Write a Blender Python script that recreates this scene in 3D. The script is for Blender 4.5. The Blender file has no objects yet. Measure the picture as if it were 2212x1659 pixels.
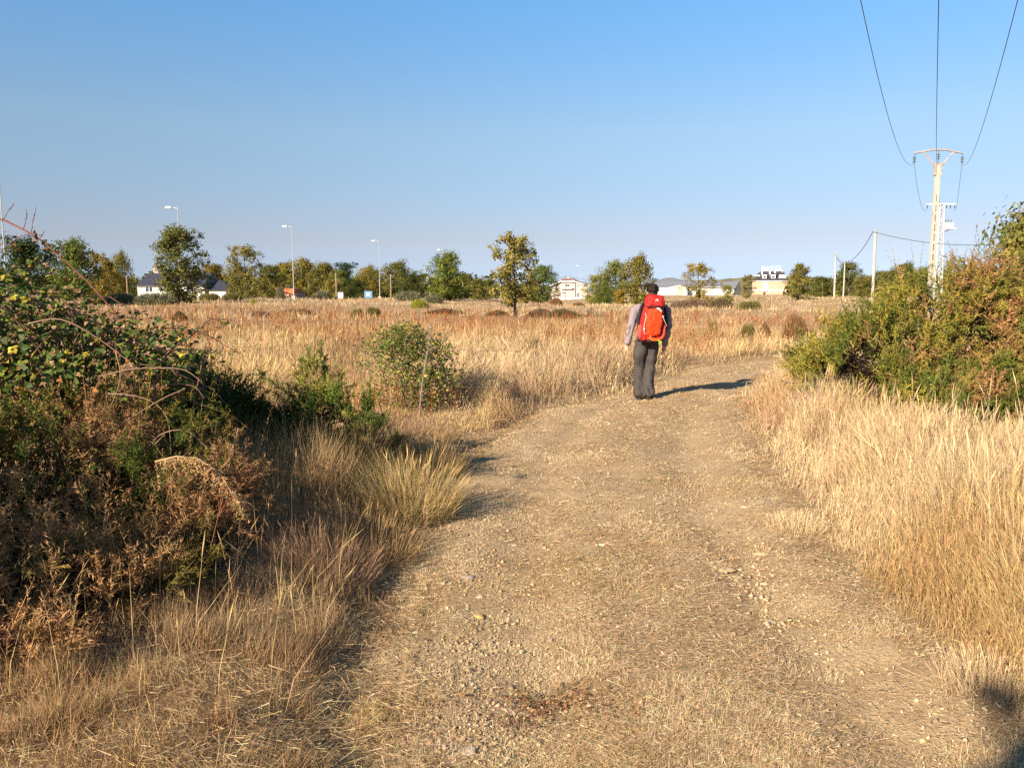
import bpy, math, random
import numpy as np
from mathutils import Vector, Matrix

PI = math.pi
R = math.radians
scene = bpy.context.scene
col = scene.collection
rng = np.random.default_rng(11)
random.seed(11)

# ------------------------------------------------------------------ camera, sky, sun, exposure
EYE = 1.65
FPX = 1736.0                       # focal length in pixels of a 2212 px wide picture
HORIZON = 632.0
TH = math.atan((829.5 - HORIZON) / FPX)
cam_d = bpy.data.cameras.new('camera')
cam = bpy.data.objects.new('camera', cam_d)
col.objects.link(cam)
cam.location = (0, 0, EYE)
cam.rotation_euler = (PI / 2 - TH, 0, 0)
cam_d.sensor_width = 36
cam_d.lens = 36 * FPX / 2212
cam_d.clip_start = 0.05
cam_d.clip_end = 6000
scene.camera = cam

SUN_EL = R(26.5)
SUN_DIR = Vector((0.664 * math.cos(SUN_EL), 0.748 * math.cos(SUN_EL), -math.sin(SUN_EL)))   # way the light travels
w = bpy.data.worlds.new('World')
scene.world = w
w.use_nodes = True
nt = w.node_tree
bg = nt.nodes['Background']
sky = nt.nodes.new('ShaderNodeTexSky')
sky.sky_type = 'NISHITA'
sky.sun_disc = False
sky.sun_elevation = SUN_EL
sky.sun_rotation = math.atan2(-SUN_DIR.x, -SUN_DIR.y)
sky.altitude = 900
sky.air_density = 0.7
sky.dust_density = 0.0
sky.ozone_density = 6.0
# milky air low over the whole horizon: the sky evens out downwards, the same all the way round
tcw = nt.nodes.new('ShaderNodeTexCoord'); sep = nt.nodes.new('ShaderNodeSeparateXYZ'); ramp = nt.nodes.new('ShaderNodeValToRGB')
nt.links.new(tcw.outputs['Generated'], sep.inputs[0]); nt.links.new(sep.outputs['Z'], ramp.inputs[0])
SKY_RAMP = [(0.0, (.355, .31, .345)), (.012, (.375, .325, .35)), (.064, (.66, .41, .305)), (.188, (1.02, .76, .505)), (.321, (.90, .99, .80)), (1.0, (.50, .58, .52))]
cr = ramp.color_ramp; cr.interpolation = 'LINEAR'
while len(cr.elements) < len(SKY_RAMP): cr.elements.new(.5)
for el, (p_, c_) in zip(cr.elements, SKY_RAMP): el.position = p_; el.color = (*c_, 1)
mulw = nt.nodes.new('ShaderNodeMix'); mulw.data_type = 'RGBA'; mulw.blend_type = 'MULTIPLY'; mulw.inputs[0].default_value = 1
nt.links.new(sky.outputs[0], mulw.inputs[6]); nt.links.new(ramp.outputs[0], mulw.inputs[7])
nt.links.new(mulw.outputs[2], bg.inputs['Color'])
bg.inputs['Strength'].default_value = 0.128
sun_d = bpy.data.lights.new('sun', 'SUN')
sun_d.energy = 5.0
sun_d.angle = R(0.55)
sun_d.color = (1.0, 0.85, 0.655)
sun = bpy.data.objects.new('sun', sun_d)
sun.rotation_euler = SUN_DIR.to_track_quat('-Z', 'Y').to_euler()
sun.location = (-20, -20, 30)
col.objects.link(sun)
scene.view_settings.view_transform = 'Standard'
scene.view_settings.look = 'None'
scene.view_settings.gamma = 1
scene.view_settings.use_curve_mapping = False
scene.view_settings.exposure = 1.2
scene.cycles.use_denoising = False
scene.cycles.max_bounces = 5
scene.cycles.diffuse_bounces = 3
scene.cycles.transmission_bounces = 3
scene.cycles.transparent_max_bounces = 4

# ------------------------------------------------------------------ helpers
def smooth(a, b, x):
    t = np.clip((np.asarray(x, float) - a) / (b - a), 0, 1)
    return t * t * (3 - 2 * t)

def _hash(i, j, s):
    n = (i.astype(np.int64) * 374761393 + j.astype(np.int64) * 668265263 + s * 974711) & 0xffffffff
    n = ((n ^ (n >> 13)) * 1274126177) & 0xffffffff
    n = (n ^ (n >> 16)) & 0xffff
    return n / 65535.0

def vnoise(x, y, scale, seed=0):
    x = np.asarray(x, float) / scale; y = np.asarray(y, float) / scale
    i = np.floor(x); j = np.floor(y)
    fx = x - i; fy = y - j
    fx = fx * fx * (3 - 2 * fx); fy = fy * fy * (3 - 2 * fy)
    a = _hash(i, j, seed); b = _hash(i + 1, j, seed); c = _hash(i, j + 1, seed); d = _hash(i + 1, j + 1, seed)
    return (a * (1 - fx) + b * fx) * (1 - fy) + (c * (1 - fx) + d * fx) * fy

def fnoise(x, y, scale, seed=0):
    return 0.55 * vnoise(x, y, scale, seed) + 0.3 * vnoise(x, y, scale * .45, seed + 1) + 0.15 * vnoise(x, y, scale * .2, seed + 2)

def gp(px, py):
    """the point of the level ground seen at a pixel of the 2212 px wide picture"""
    u = (px - 1106) / FPX; v = (829.5 - py) / FPX
    dy = math.cos(TH) + v * math.sin(TH); dz = -math.sin(TH) + v * math.cos(TH); k = -EYE / dz
    return u * k, dy * k
_L = [gp(*p) for p in ((828, 1659), (822, 1450), (866, 1250), (912, 1120), (985, 1020), (1060, 950), (1165, 890), (1270, 868), (1365, 845), (1440, 815), (1500, 797), (1590, 786), (1700, 776))]
_R = [gp(*p) for p in ((2260, 1600), (2110, 1440), (1945, 1330), (1815, 1200), (1690, 1055), (1632, 980), (1602, 900), (1612, 850), (1645, 815), (1700, 796), (1790, 786))]
_ly = [-6, 0] + [p[1] for p in _L] + [_L[-1][1] + .9]; _lx = [-.45, -.45] + [p[0] for p in _L] + [18]
_ry = [-6, 0] + [p[1] for p in _R] + [_R[-1][1] + .6]; _rx = [1.75, 1.8] + [p[0] for p in _R] + [18]
YEND = _L[-1][1] + .9
def xl(y): return np.interp(y, _ly, _lx)
def xr(y): return np.interp(y, _ry, _rx)
def outside(x, y):
    """> 0 off the path, < 0 on it (metres, measured sideways)"""
    return np.where(np.asarray(y) > YEND, 5.0, np.maximum(xl(y) - x, x - xr(y)))

def h(x, y):
    x = np.asarray(x, float); y = np.asarray(y, float)
    z = (.25 + .5 * smooth(6, -14, x)) * smooth(18, 75, y) + .5 * smooth(14, 40, x) * smooth(24, 70, y)
    z = z - .8 * smooth(80, 160, y) * smooth(0, 6, x) * (1 - smooth(14, 30, x))
    z = z + (fnoise(x, y, 9, 3) - .5) * 0.35 * smooth(14, 30, y)
    d = outside(x, y)
    z = z + 0.10 * smooth(0.1, 0.9, d) * (1 - smooth(30, 50, y))
    lv = smooth(.05, .5, xl(y) - x) * (1 - smooth(7, 9, y)); z = z + lv * (.05 + .16 * (fnoise(x, y, .55, 77) - .35))
    z = z + (vnoise(x, y, .9, 5) - .5) * 0.05 + (vnoise(x, y, .33, 6) - .5) * 0.018
    c = (xl(y) + xr(y)) / 2
    near = (1 - smooth(13, 17, y))
    z = z - 0.035 * np.exp(-((x - c + .62) / .22) ** 2) * near - 0.05 * np.exp(-((x - c - .72) / .25) ** 2) * near
    return z

def hz(x, y): return float(h(np.array([x]), np.array([y]))[0])

CAM = np.array([0, 0, EYE])
def at(px, py, Y):
    u = (px - 1106) / FPX; v = (829.5 - py) / FPX
    d = np.array([u, math.cos(TH) + v * math.sin(TH), -math.sin(TH) + v * math.cos(TH)])
    return CAM + d * (Y / d[1])

def norm(a): return a / np.maximum(np.linalg.norm(a, axis=-1, keepdims=True), 1e-9)
def U(a, b, n=None): return rng.uniform(a, b, n)
def rvec(n): return norm(rng.normal(size=(n, 3)))

def tag(o, label=None, cat=None, group=None, kind=None):
    if label: o['label'] = label
    if cat: o['category'] = cat
    if group: o['group'] = group
    if kind: o['kind'] = kind
    return o

def link(o, parent=None):
    col.objects.link(o)
    if parent: o.parent = parent
    return o

def empty(name, loc, rz=0.0):
    o = bpy.data.objects.new(name, None)
    o.empty_display_size = .2
    o.location = [float(v) for v in loc]; o.rotation_euler = (0, 0, rz)
    return link(o)

class Buf:
    """collects coloured triangles and links them as one mesh object"""
    def __init__(s): s.V = []; s.F = []; s.C = []; s.n = 0
    def add(s, V, F, C):
        V = np.asarray(V, np.float32).reshape(-1, 3); F = np.asarray(F, np.int32).reshape(-1, 3)
        C = np.broadcast_to(np.asarray(C, np.float32), (len(V), 3))
        s.V.append(V); s.F.append(F + s.n); s.C.append(C); s.n += len(V)
    def mesh(s, name, mat, off=(0, 0, 0), smooth_=False):
        V = np.concatenate(s.V) - np.asarray(off, np.float32); F = np.concatenate(s.F); C = np.concatenate(s.C)
        me = bpy.data.meshes.new(name)
        me.vertices.add(len(V)); me.vertices.foreach_set('co', V.astype(np.float32).ravel())
        me.loops.add(F.size); me.loops.foreach_set('vertex_index', F.ravel())
        me.polygons.add(len(F)); me.polygons.foreach_set('loop_start', np.arange(0, F.size, 3, dtype=np.int32))
        me.polygons.foreach_set('loop_total', np.full(len(F), 3, np.int32))
        if smooth_: me.polygons.foreach_set('use_smooth', np.ones(len(F), bool))
        me.update(calc_edges=True)
        a = me.attributes.new('Col', 'FLOAT_COLOR', 'POINT')
        a.data.foreach_set('color', np.concatenate([np.clip(C, 0, 1), np.ones((len(C), 1), np.float32)], 1).astype(np.float32).ravel())
        me.materials.append(mat)
        return me
    def build(s, name, mat, parent=None, off=(0, 0, 0), smooth_=False, kind=None):
        o = bpy.data.objects.new(name, s.mesh(name, mat, off, smooth_))
        if kind: o['kind'] = kind
        return link(o, parent)

class PB:
    """collects polygons and links them as one mesh object"""
    def __init__(s): s.V = []; s.P = []
    def poly(s, pts):
        n = len(s.V); s.V += [tuple(map(float, p)) for p in pts]; s.P.append(tuple(range(n, n + len(pts))))
    def box(s, x0, x1, y0, y1, z0, z1):
        n = len(s.V)
        s.V += [(x0, y0, z0), (x1, y0, z0), (x1, y1, z0), (x0, y1, z0), (x0, y0, z1), (x1, y0, z1), (x1, y1, z1), (x0, y1, z1)]
        s.P += [tuple(n + i for i in q) for q in ((3, 2, 1, 0), (4, 5, 6, 7), (0, 1, 5, 4), (1, 2, 6, 5), (2, 3, 7, 6), (3, 0, 4, 7))]
        return s
    def prism(s, prof, y0, y1):
        """a profile in x, z pushed from y0 to y1"""
        n = len(s.V); k = len(prof)
        s.V += [(x, y0, z) for x, z in prof] + [(x, y1, z) for x, z in prof]
        s.P += [tuple(range(n, n + k)), tuple(range(n + 2 * k - 1, n + k - 1, -1))]
        s.P += [(n + i, n + k + i, n + k + (i + 1) % k, n + (i + 1) % k) for i in range(k)]
        return s
    def hull(s, lo, hi):
        """two rectangles of 4 points each, joined"""
        n = len(s.V); s.V += [tuple(map(float, p)) for p in lo + hi]
        s.P += [(n + 3, n + 2, n + 1, n), (n + 4, n + 5, n + 6, n + 7)] + [(n + i, n + (i + 1) % 4, n + 4 + (i + 1) % 4, n + 4 + i) for i in range(4)]
        return s
    def tube(s, pts, rad, n=6):
        V, P = loft(pts, rad, rad, n); k = len(s.V)
        s.V += [tuple(v) for v in V]; s.P += [tuple(k + i for i in p) for p in P]
        return s
    def add(s, V, P):
        k = len(s.V); s.V += [tuple(map(float, v)) for v in V]; s.P += [tuple(k + i for i in p) for p in P]
        return s
    def build(s, name, mat, parent=None, smooth_=False, bevel=0, loc=None):
        me = bpy.data.meshes.new(name); me.from_pydata(s.V, [], s.P); me.update()
        if smooth_: me.polygons.foreach_set('use_smooth', np.ones(len(me.polygons), bool))
        me.materials.append(mat)
        o = bpy.data.objects.new(name, me)
        if bevel:
            m = o.modifiers.new('bevel', 'BEVEL'); m.width = bevel; m.segments = 2; m.limit_method = 'ANGLE'
        if loc is not None: o.location = [float(v) for v in loc]
        return link(o, parent)

def loft(pts, ra, rb, n=12, ref=(0, 1, 0)):
    pts = np.asarray(pts, float); m = len(pts)
    ra = np.broadcast_to(np.asarray(ra, float), (m,)); rb = np.broadcast_to(np.asarray(rb, float), (m,))
    t = norm(np.gradient(pts, axis=0)); ref = np.asarray(ref, float)
    V = []
    for i in range(m):
        s_ = np.cross(t[i], ref)
        if np.linalg.norm(s_) < .1: s_ = np.cross(t[i], (1, 0, 0))
        s_ = s_ / np.linalg.norm(s_); f_ = np.cross(s_, t[i])
        for k in range(n):
            a = 2 * PI * k / n
            V.append(pts[i] + s_ * ra[i] * math.cos(a) + f_ * rb[i] * math.sin(a))
    P = [(i * n + k, i * n + (k + 1) % n, (i + 1) * n + (k + 1) % n, (i + 1) * n + k) for i in range(m - 1) for k in range(n)]
    P += [tuple(range(n))[::-1], tuple(range((m - 1) * n, m * n))]
    return np.array(V), P

def tubes(buf, pts, rad, colr, n=5):
    V, P = loft(pts, rad, rad, n)
    F = []
    for p in P:
        for k in range(1, len(p) - 1): F.append((p[0], p[k], p[k + 1]))
    buf.add(V, F, colr)

# ------------------------------------------------------------------ materials
def newmat(name):
    m = bpy.data.materials.new(name); m.use_nodes = True
    t = m.node_tree; t.nodes.clear()
    out = t.nodes.new('ShaderNodeOutputMaterial')
    return m, t, out

def nd(t, typ, **kw):
    n = t.nodes.new(typ)
    for k, v in kw.items():
        if k in n.inputs.keys(): n.inputs[k].default_value = v
        else: setattr(n, k, v)
    return n

def mixc(t, fac, a, b, blend='MIX'):
    n = t.nodes.new('ShaderNodeMix'); n.data_type = 'RGBA'; n.blend_type = blend
    for s, v in ((0, fac), (6, a), (7, b)):
        if hasattr(v, 'node'): t.links.new(v, n.inputs[s])
        else: n.inputs[s].default_value = v if s == 0 else (*v, 1)
    return n.outputs[2]

def veg(name, trans=.25, gloss=0.0, rough=.6):
    m, t, out = newmat(name)
    a = nd(t, 'ShaderNodeAttribute', attribute_name='Col')
    oi = nd(t, 'ShaderNodeObjectInfo')
    c = mixc(t, 1.0, a.outputs['Color'], oi.outputs['Color'], 'MULTIPLY')
    if gloss:
        d = nd(t, 'ShaderNodeBsdfPrincipled'); d.inputs['Roughness'].default_value = rough
        d.inputs['Specular IOR Level'].default_value = gloss
        t.links.new(c, d.inputs['Base Color'])
    else:
        d = nd(t, 'ShaderNodeBsdfDiffuse'); t.links.new(c, d.inputs['Color'])
    tr = nd(t, 'ShaderNodeBsdfTranslucent'); t.links.new(c, tr.inputs['Color'])
    mx = nd(t, 'ShaderNodeMixShader'); mx.inputs[0].default_value = trans
    t.links.new(d.outputs[0], mx.inputs[1]); t.links.new(tr.outputs[0], mx.inputs[2])
    t.links.new(mx.outputs[0], out.inputs[0])
    return m

def solid(name, c, rough=.7, var=.12, scale=6.0, bump=.0, spec=.3, c2=None, stretch=None, metal=0):
    m, t, out = newmat(name)
    p = nd(t, 'ShaderNodeBsdfPrincipled'); p.inputs['Roughness'].default_value = rough
    p.inputs['Specular IOR Level'].default_value = spec; p.inputs['Metallic'].default_value = metal
    tc = nd(t, 'ShaderNodeTexCoord')
    vec = tc.outputs['Object']
    if stretch:
        mp = nd(t, 'ShaderNodeMapping'); mp.inputs['Scale'].default_value = stretch
        t.links.new(vec, mp.inputs[0]); vec = mp.outputs[0]
    n = nd(t, 'ShaderNodeTexNoise', Scale=scale, Detail=6.0, Roughness=.65)
    t.links.new(vec, n.inputs['Vector'])
    r = nd(t, 'ShaderNodeMapRange'); r.inputs[1].default_value = .3; r.inputs[2].default_value = .7
    t.links.new(n.outputs['Fac'], r.inputs[0])
    lo = tuple(v * (1 - var) for v in c) if c2 is None else c2
    hi = tuple(min(1, v * (1 + var)) for v in c)
    t.links.new(mixc(t, r.outputs[0], lo, hi), p.inputs['Base Color'])
    if bump:
        b = nd(t, 'ShaderNodeBump', Strength=bump, Distance=.02); t.links.new(n.outputs['Fac'], b.inputs['Height'])
        t.links.new(b.outputs[0], p.inputs['Normal'])
    t.links.new(p.outputs[0], out.inputs[0])
    return m

def soil(name, cols, gravel):
    """trodden earth: three colours mixed by noise in big and small patches, gravel grain and relief"""
    m, t, out = newmat(name)
    p = nd(t, 'ShaderNodeBsdfPrincipled'); p.inputs['Roughness'].default_value = .95
    p.inputs['Specular IOR Level'].default_value = .1
    g = nd(t, 'ShaderNodeNewGeometry'); pos = g.outputs['Position']
    def nz(scale, det=5.0, dist=0.0):
        n = nd(t, 'ShaderNodeTexNoise', Scale=scale, Detail=det, Roughness=.65, Distortion=dist)
        t.links.new(pos, n.inputs['Vector']); return n.outputs['Fac']
    def rmp(v, a, b):
        r = nd(t, 'ShaderNodeMapRange'); r.inputs[1].default_value = a; r.inputs[2].default_value = b
        t.links.new(v, r.inputs[0]); return r.outputs[0]
    big = rmp(nz(.55, 6, .6), .38, .62); mid = rmp(nz(3.2, 6, .4), .40, .66); fine = rmp(nz(45, 4), .32, .7); grain = nz(160, 3)
    c = mixc(t, big, cols[0], cols[1])
    c = mixc(t, mid, c, cols[2])
    c = mixc(t, fine, mixc(t, 1.0, c, (.62, .60, .58), 'MULTIPLY'), c)
    vo = nd(t, 'ShaderNodeTexVoronoi', Scale=75.0); t.links.new(pos, vo.inputs['Vector'])
    vd = rmp(vo.outputs['Distance'], .15, .6)
    hsv = nd(t, 'ShaderNodeSeparateColor'); t.links.new(vo.outputs['Color'], hsv.inputs[0])
    peb = rmp(hsv.outputs[0], .70 if gravel else .9, .78 if gravel else .95)
    pm = nd(t, 'ShaderNodeMath', operation='MULTIPLY'); t.links.new(peb, pm.inputs[0])
    inv = nd(t, 'ShaderNodeMath', operation='SUBTRACT'); inv.inputs[0].default_value = 1; t.links.new(vd, inv.inputs[1])
    t.links.new(inv.outputs[0], pm.inputs[1])
    pebc = mixc(t, hsv.outputs[1], (.27, .205, .135), (.50, .41, .28))
    c = mixc(t, pm.outputs[0], c, pebc)
    t.links.new(c, p.inputs['Base Color'])
    hm = nd(t, 'ShaderNodeMath', operation='MULTIPLY_ADD'); hm.inputs[1].default_value = .6
    t.links.new(fine, hm.inputs[0]); t.links.new(grain, hm.inputs[2])
    hm2 = nd(t, 'ShaderNodeMath', operation='MULTIPLY_ADD'); hm2.inputs[1].default_value = .8
    t.links.new(pm.outputs[0], hm2.inputs[0]); t.links.new(hm.outputs[0], hm2.inputs[2])
    b = nd(t, 'ShaderNodeBump', Strength=.9, Distance=.012); t.links.new(hm2.outputs[0], b.inputs['Height'])
    t.links.new(b.outputs[0], p.inputs['Normal'])
    t.links.new(p.outputs[0], out.inputs[0])
    return m

M_grass = veg('dry_grass', .28)
M_leaf = veg('leaf', .25, .18, .55)
M_crown = veg('crown_leaf', .2)
M_gorse = veg('gorse', .12)
M_bark = veg('bark', 0.0)
M_stone = veg('stone', 0.0, .2, .85)
M_soil = soil('soil', ((.46, .315, .17), (.52, .375, .21), (.36, .24, .13)), False)
M_path = soil('path_earth', ((.58, .415, .235), (.64, .485, .295), (.48, .33, .185)), True)

# ------------------------------------------------------------------ ground, path, hills
def grid(xs, ys, name, mat, zf):
    X, Y = np.meshgrid(xs, ys)
    Z = zf(X.ravel(), Y.ravel())
    V = np.stack([X.ravel(), Y.ravel(), Z], 1)
    nx, ny = len(xs), len(ys)
    i = (np.arange(ny - 1)[:, None] * nx + np.arange(nx - 1)[None, :]).ravel()
    F = np.concatenate([np.stack([i, i + 1, i + nx + 1], 1), np.stack([i, i + nx + 1, i + nx], 1)])
    b = Buf(); b.add(V, F, (1, 1, 1))
    return b.build(name, mat, smooth_=True)

def geo(a, b, first, k):
    out = [a]; s = first
    while out[-1] < b: out.append(out[-1] + s); s *= k
    return out
right_x = geo(4.5, 2500, .12, 1.13); left_x = [-v + 1 for v in geo(4.5, 2500, .12, 1.13)][::-1]
xs = np.array(left_x + list(np.arange(-3.4, 4.5, .10)) + right_x)
ys = np.array([-v for v in geo(2, 600, .5, 1.3)][::-1] + list(np.arange(-1.8, 1.6, .3)) + list(np.arange(1.6, 13, .09)) + geo(13, 3500, .09, 1.035))
ground = grid(xs, ys, 'ground', M_soil, h)
tag(ground, 'dry earth of the flat field under the grass', None, None, 'structure')

def path_mesh():
    y = np.concatenate([np.arange(-4, 1.6, .2), np.arange(1.6, 14, .045), np.arange(14, YEND - .05, .08)])
    t = np.linspace(-.06, 1.06, 66)
    Yg, Tg = np.meshgrid(y, t, indexing='ij')
    a = xl(Yg); b = xr(Yg)
    X = a + (np.minimum(b, 21) - a) * Tg
    edge = np.minimum(Tg, 1 - Tg) * (b - a) + (fnoise(X, Yg, .7, 40) - .5) * .5
    Z = h(X.ravel(), Yg.ravel()).reshape(X.shape) - .02 + .032 * smooth(-.05, .18, edge) + (vnoise(X, Yg, .11, 41) - .5) * .012 + (vnoise(X, Yg, .05, 42) - .5) * .006
    V = np.stack([X.ravel(), Yg.ravel(), Z.ravel()], 1)
    ny, nx = X.shape
    i = (np.arange(ny - 1)[:, None] * nx + np.arange(nx - 1)[None, :]).ravel()
    F = np.concatenate([np.stack([i, i + 1, i + nx + 1], 1), np.stack([i, i + nx + 1, i + nx], 1)])
    bf = Buf(); bf.add(V, F, (1, 1, 1))
    return bf.build('path', M_path, smooth_=True)
path = path_mesh()
tag(path, 'trodden earth and gravel track running to the walker and bending right', None, None, 'structure')
def hp(x, y): return h(x, y) + np.where(outside(x, y) < -.1, .012, 0)

def hills():
    xs_ = np.linspace(150, 620, 120); ys_ = np.linspace(860, 1250, 14)
    def zf(x, y):
        c = np.exp(-((x - 330) / 130) ** 2) * 21 + np.exp(-((x - 480) / 70) ** 2) * 6
        return -1 + c * smooth(860, 1000, y) * (1 - .5 * smooth(1100, 1250, y)) + vnoise(x, y, 9, 60) * 1.6 + vnoise(x, y, 25, 61) * 2
    o = grid(xs_, ys_, 'hills', solid('hill_scrub', (.17, .15, .075), .95, .45, .05, 0), zf)
    tag(o, 'low scrubby hill on the skyline beside the hotel', None, None, 'structure')
hills()

# ------------------------------------------------------------------ blades
def blades(buf, P, H, W, col_, lean=.35, segs=2, yaw=None, head=None, wind=None):
    """P n x 3 feet, H heights, W widths, col_ n x 3; each blade bends away to a side"""
    n = len(P)
    H = np.broadcast_to(H, (n,)); W = np.broadcast_to(W, (n,)); lean = np.broadcast_to(lean, (n,))
    yaw = U(0, 2 * PI, n) if yaw is None else yaw
    ld = U(0, 2 * PI, n)
    L = np.stack([np.cos(ld), np.sin(ld), np.zeros(n)], 1) * (lean * np.abs(rng.normal(.6, .5, n)))[:, None]
    if wind is not None: L = L + wind
    S = np.stack([np.cos(yaw), np.sin(yaw), np.zeros(n)], 1) * (W / 2)[:, None]
    up = np.array([0, 0, 1.0])
    k = np.sqrt(1 + (L ** 2).sum(1))[:, None]
    def pt(t): return P + (up * t + L * t ** 1.8) * (H[:, None] / k)
    c = np.asarray(col_, float)
    if segs == 1:
        V = np.stack([P - S, P + S, pt(1.0)], 1); F = np.arange(n * 3).reshape(n, 3)
        buf.add(V, F, np.repeat(c, 3, 0)); return
    m = pt(.42)                                                 # two long triangles, widest below the middle, bent there
    V = np.stack([P, m - S, m + S, pt(1.0)], 1)
    b = (np.arange(n) * 4)[:, None]
    F = np.concatenate([b + np.array([0, 2, 1]), b + np.array([1, 2, 3])])
    C = np.repeat(c, 4, 0)
    buf.add(V, F, C)
    if head is not None:
        k_ = np.nonzero(rng.random(n) < head)[0]
        a = pt(.80)[k_]; e = pt(1.04)[k_]; mm = (a + e) / 2; s2 = S[k_] * 2.2
        V = np.stack([a, mm - s2, mm + s2, e], 1); bb = (np.arange(len(k_)) * 4)[:, None]
        buf.add(V, np.concatenate([bb + np.array([0, 2, 1]), bb + np.array([1, 2, 3])]), np.repeat(c[k_] * np.array([.95, .9, .85]), 4, 0))

STRAW = np.array([.56, .405, .20]); PALE = np.array([.63, .49, .305]); TAN = np.array([.43, .285, .14])
MAUVE = np.array([.28, .175, .11]); RUST = np.array([.33, .115, .035]); OLIVE = np.array([.20, .18, .055]); GREEN = np.array([.13, .16, .04])
def jit(c, n, s=.14):
    return np.clip(np.asarray(c) * (1 + rng.normal(0, s, (n, 1))) * (1 + rng.normal(0, s * .35, (n, 3))), .01, .9)
def lerp(a, b, t): return a + (b - a) * np.asarray(t)[:, None]

# right verge: tall pale grass between the track and the gorse
def verge_right():
    b = Buf()
    n = 350000
    y = 1 / (1 / 2.7 - rng.random(n) * (1 / 2.7 - 1 / 15.5))
    x = xr(y) + rng.random(n) ** 1.15 * (5.2 * (y / 9) + .8) - .36
    d = x - xr(y)
    edge = .5 * (fnoise(x, y, .8, 20) - .45) - .10
    keep = (d > edge + .05) & (rng.random(n) < (.5 + .5 * smooth(.0, .5, d - edge)) * (.30 + .70 * smooth(.3, .6, vnoise(x, y, .28, 21))))
    keep &= ~((y > 9.8) & (x > 4.2 + .3 * (y - 9.8)))
    x, y, d, edge = x[keep], y[keep], d[keep], edge[keep]; n = len(x)
    hh = (.07 + .55 * smooth(0, 1.0, d - edge)) * (.50 + .75 * fnoise(x, y, .7, 22)) * U(.45, 1.2, n) * (1 - .45 * smooth(6.2, 8.2, y + .0 * x) * smooth(.9, 2.0, d))
    t = fnoise(x, y, 1.1, 23)
    c = lerp(STRAW, PALE, smooth(.45, .65, t)); c = lerp(c, TAN, smooth(.46, .30, t) * .85); c = lerp(c, np.array([.52, .35, .15]), smooth(.5, .7, vnoise(x, y, .6, 27)) * .18)
    c = lerp(c, MAUVE * 1.4, smooth(.42, .6, vnoise(x, y, .8, 24)) * .7 * smooth(5.5, 8, y + .7 * d)); c = lerp(c, TAN * .8, .5 * (rng.random(n) < .25))
    dist = np.hypot(x, y)
    wd = np.maximum(.0022, .00056 * dist) * U(.6, 1.3, n)
    wv = np.stack([.12 + .5 * (vnoise(x, y, .45, 25) - .5), .10 + .5 * (vnoise(x, y, .5, 26) - .5), 0 * x], 1)
    fl = np.where(rng.random(n) < .14, 2.2, .5)
    blades(b, np.stack([x, y, h(x, y) - .02], 1), hh, wd, jit(c, n, .2), fl, 2, head=.22, wind=wv)
    # lone taller stalks
    k = 420
    y = U(3.6, 8.0, k); x = xr(y) + U(.4, 3.2, k)
    blades(b, np.stack([x, y, h(x, y)], 1), U(.5, .85, k), .0042, jit(PALE, k, .1), .25, 2, head=.7)
    o = b.build('tall_dry_grass', M_grass, kind='stuff')
    tag(o, 'tall pale dry grass along the right side of the track below the gorse')
verge_right()

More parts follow.
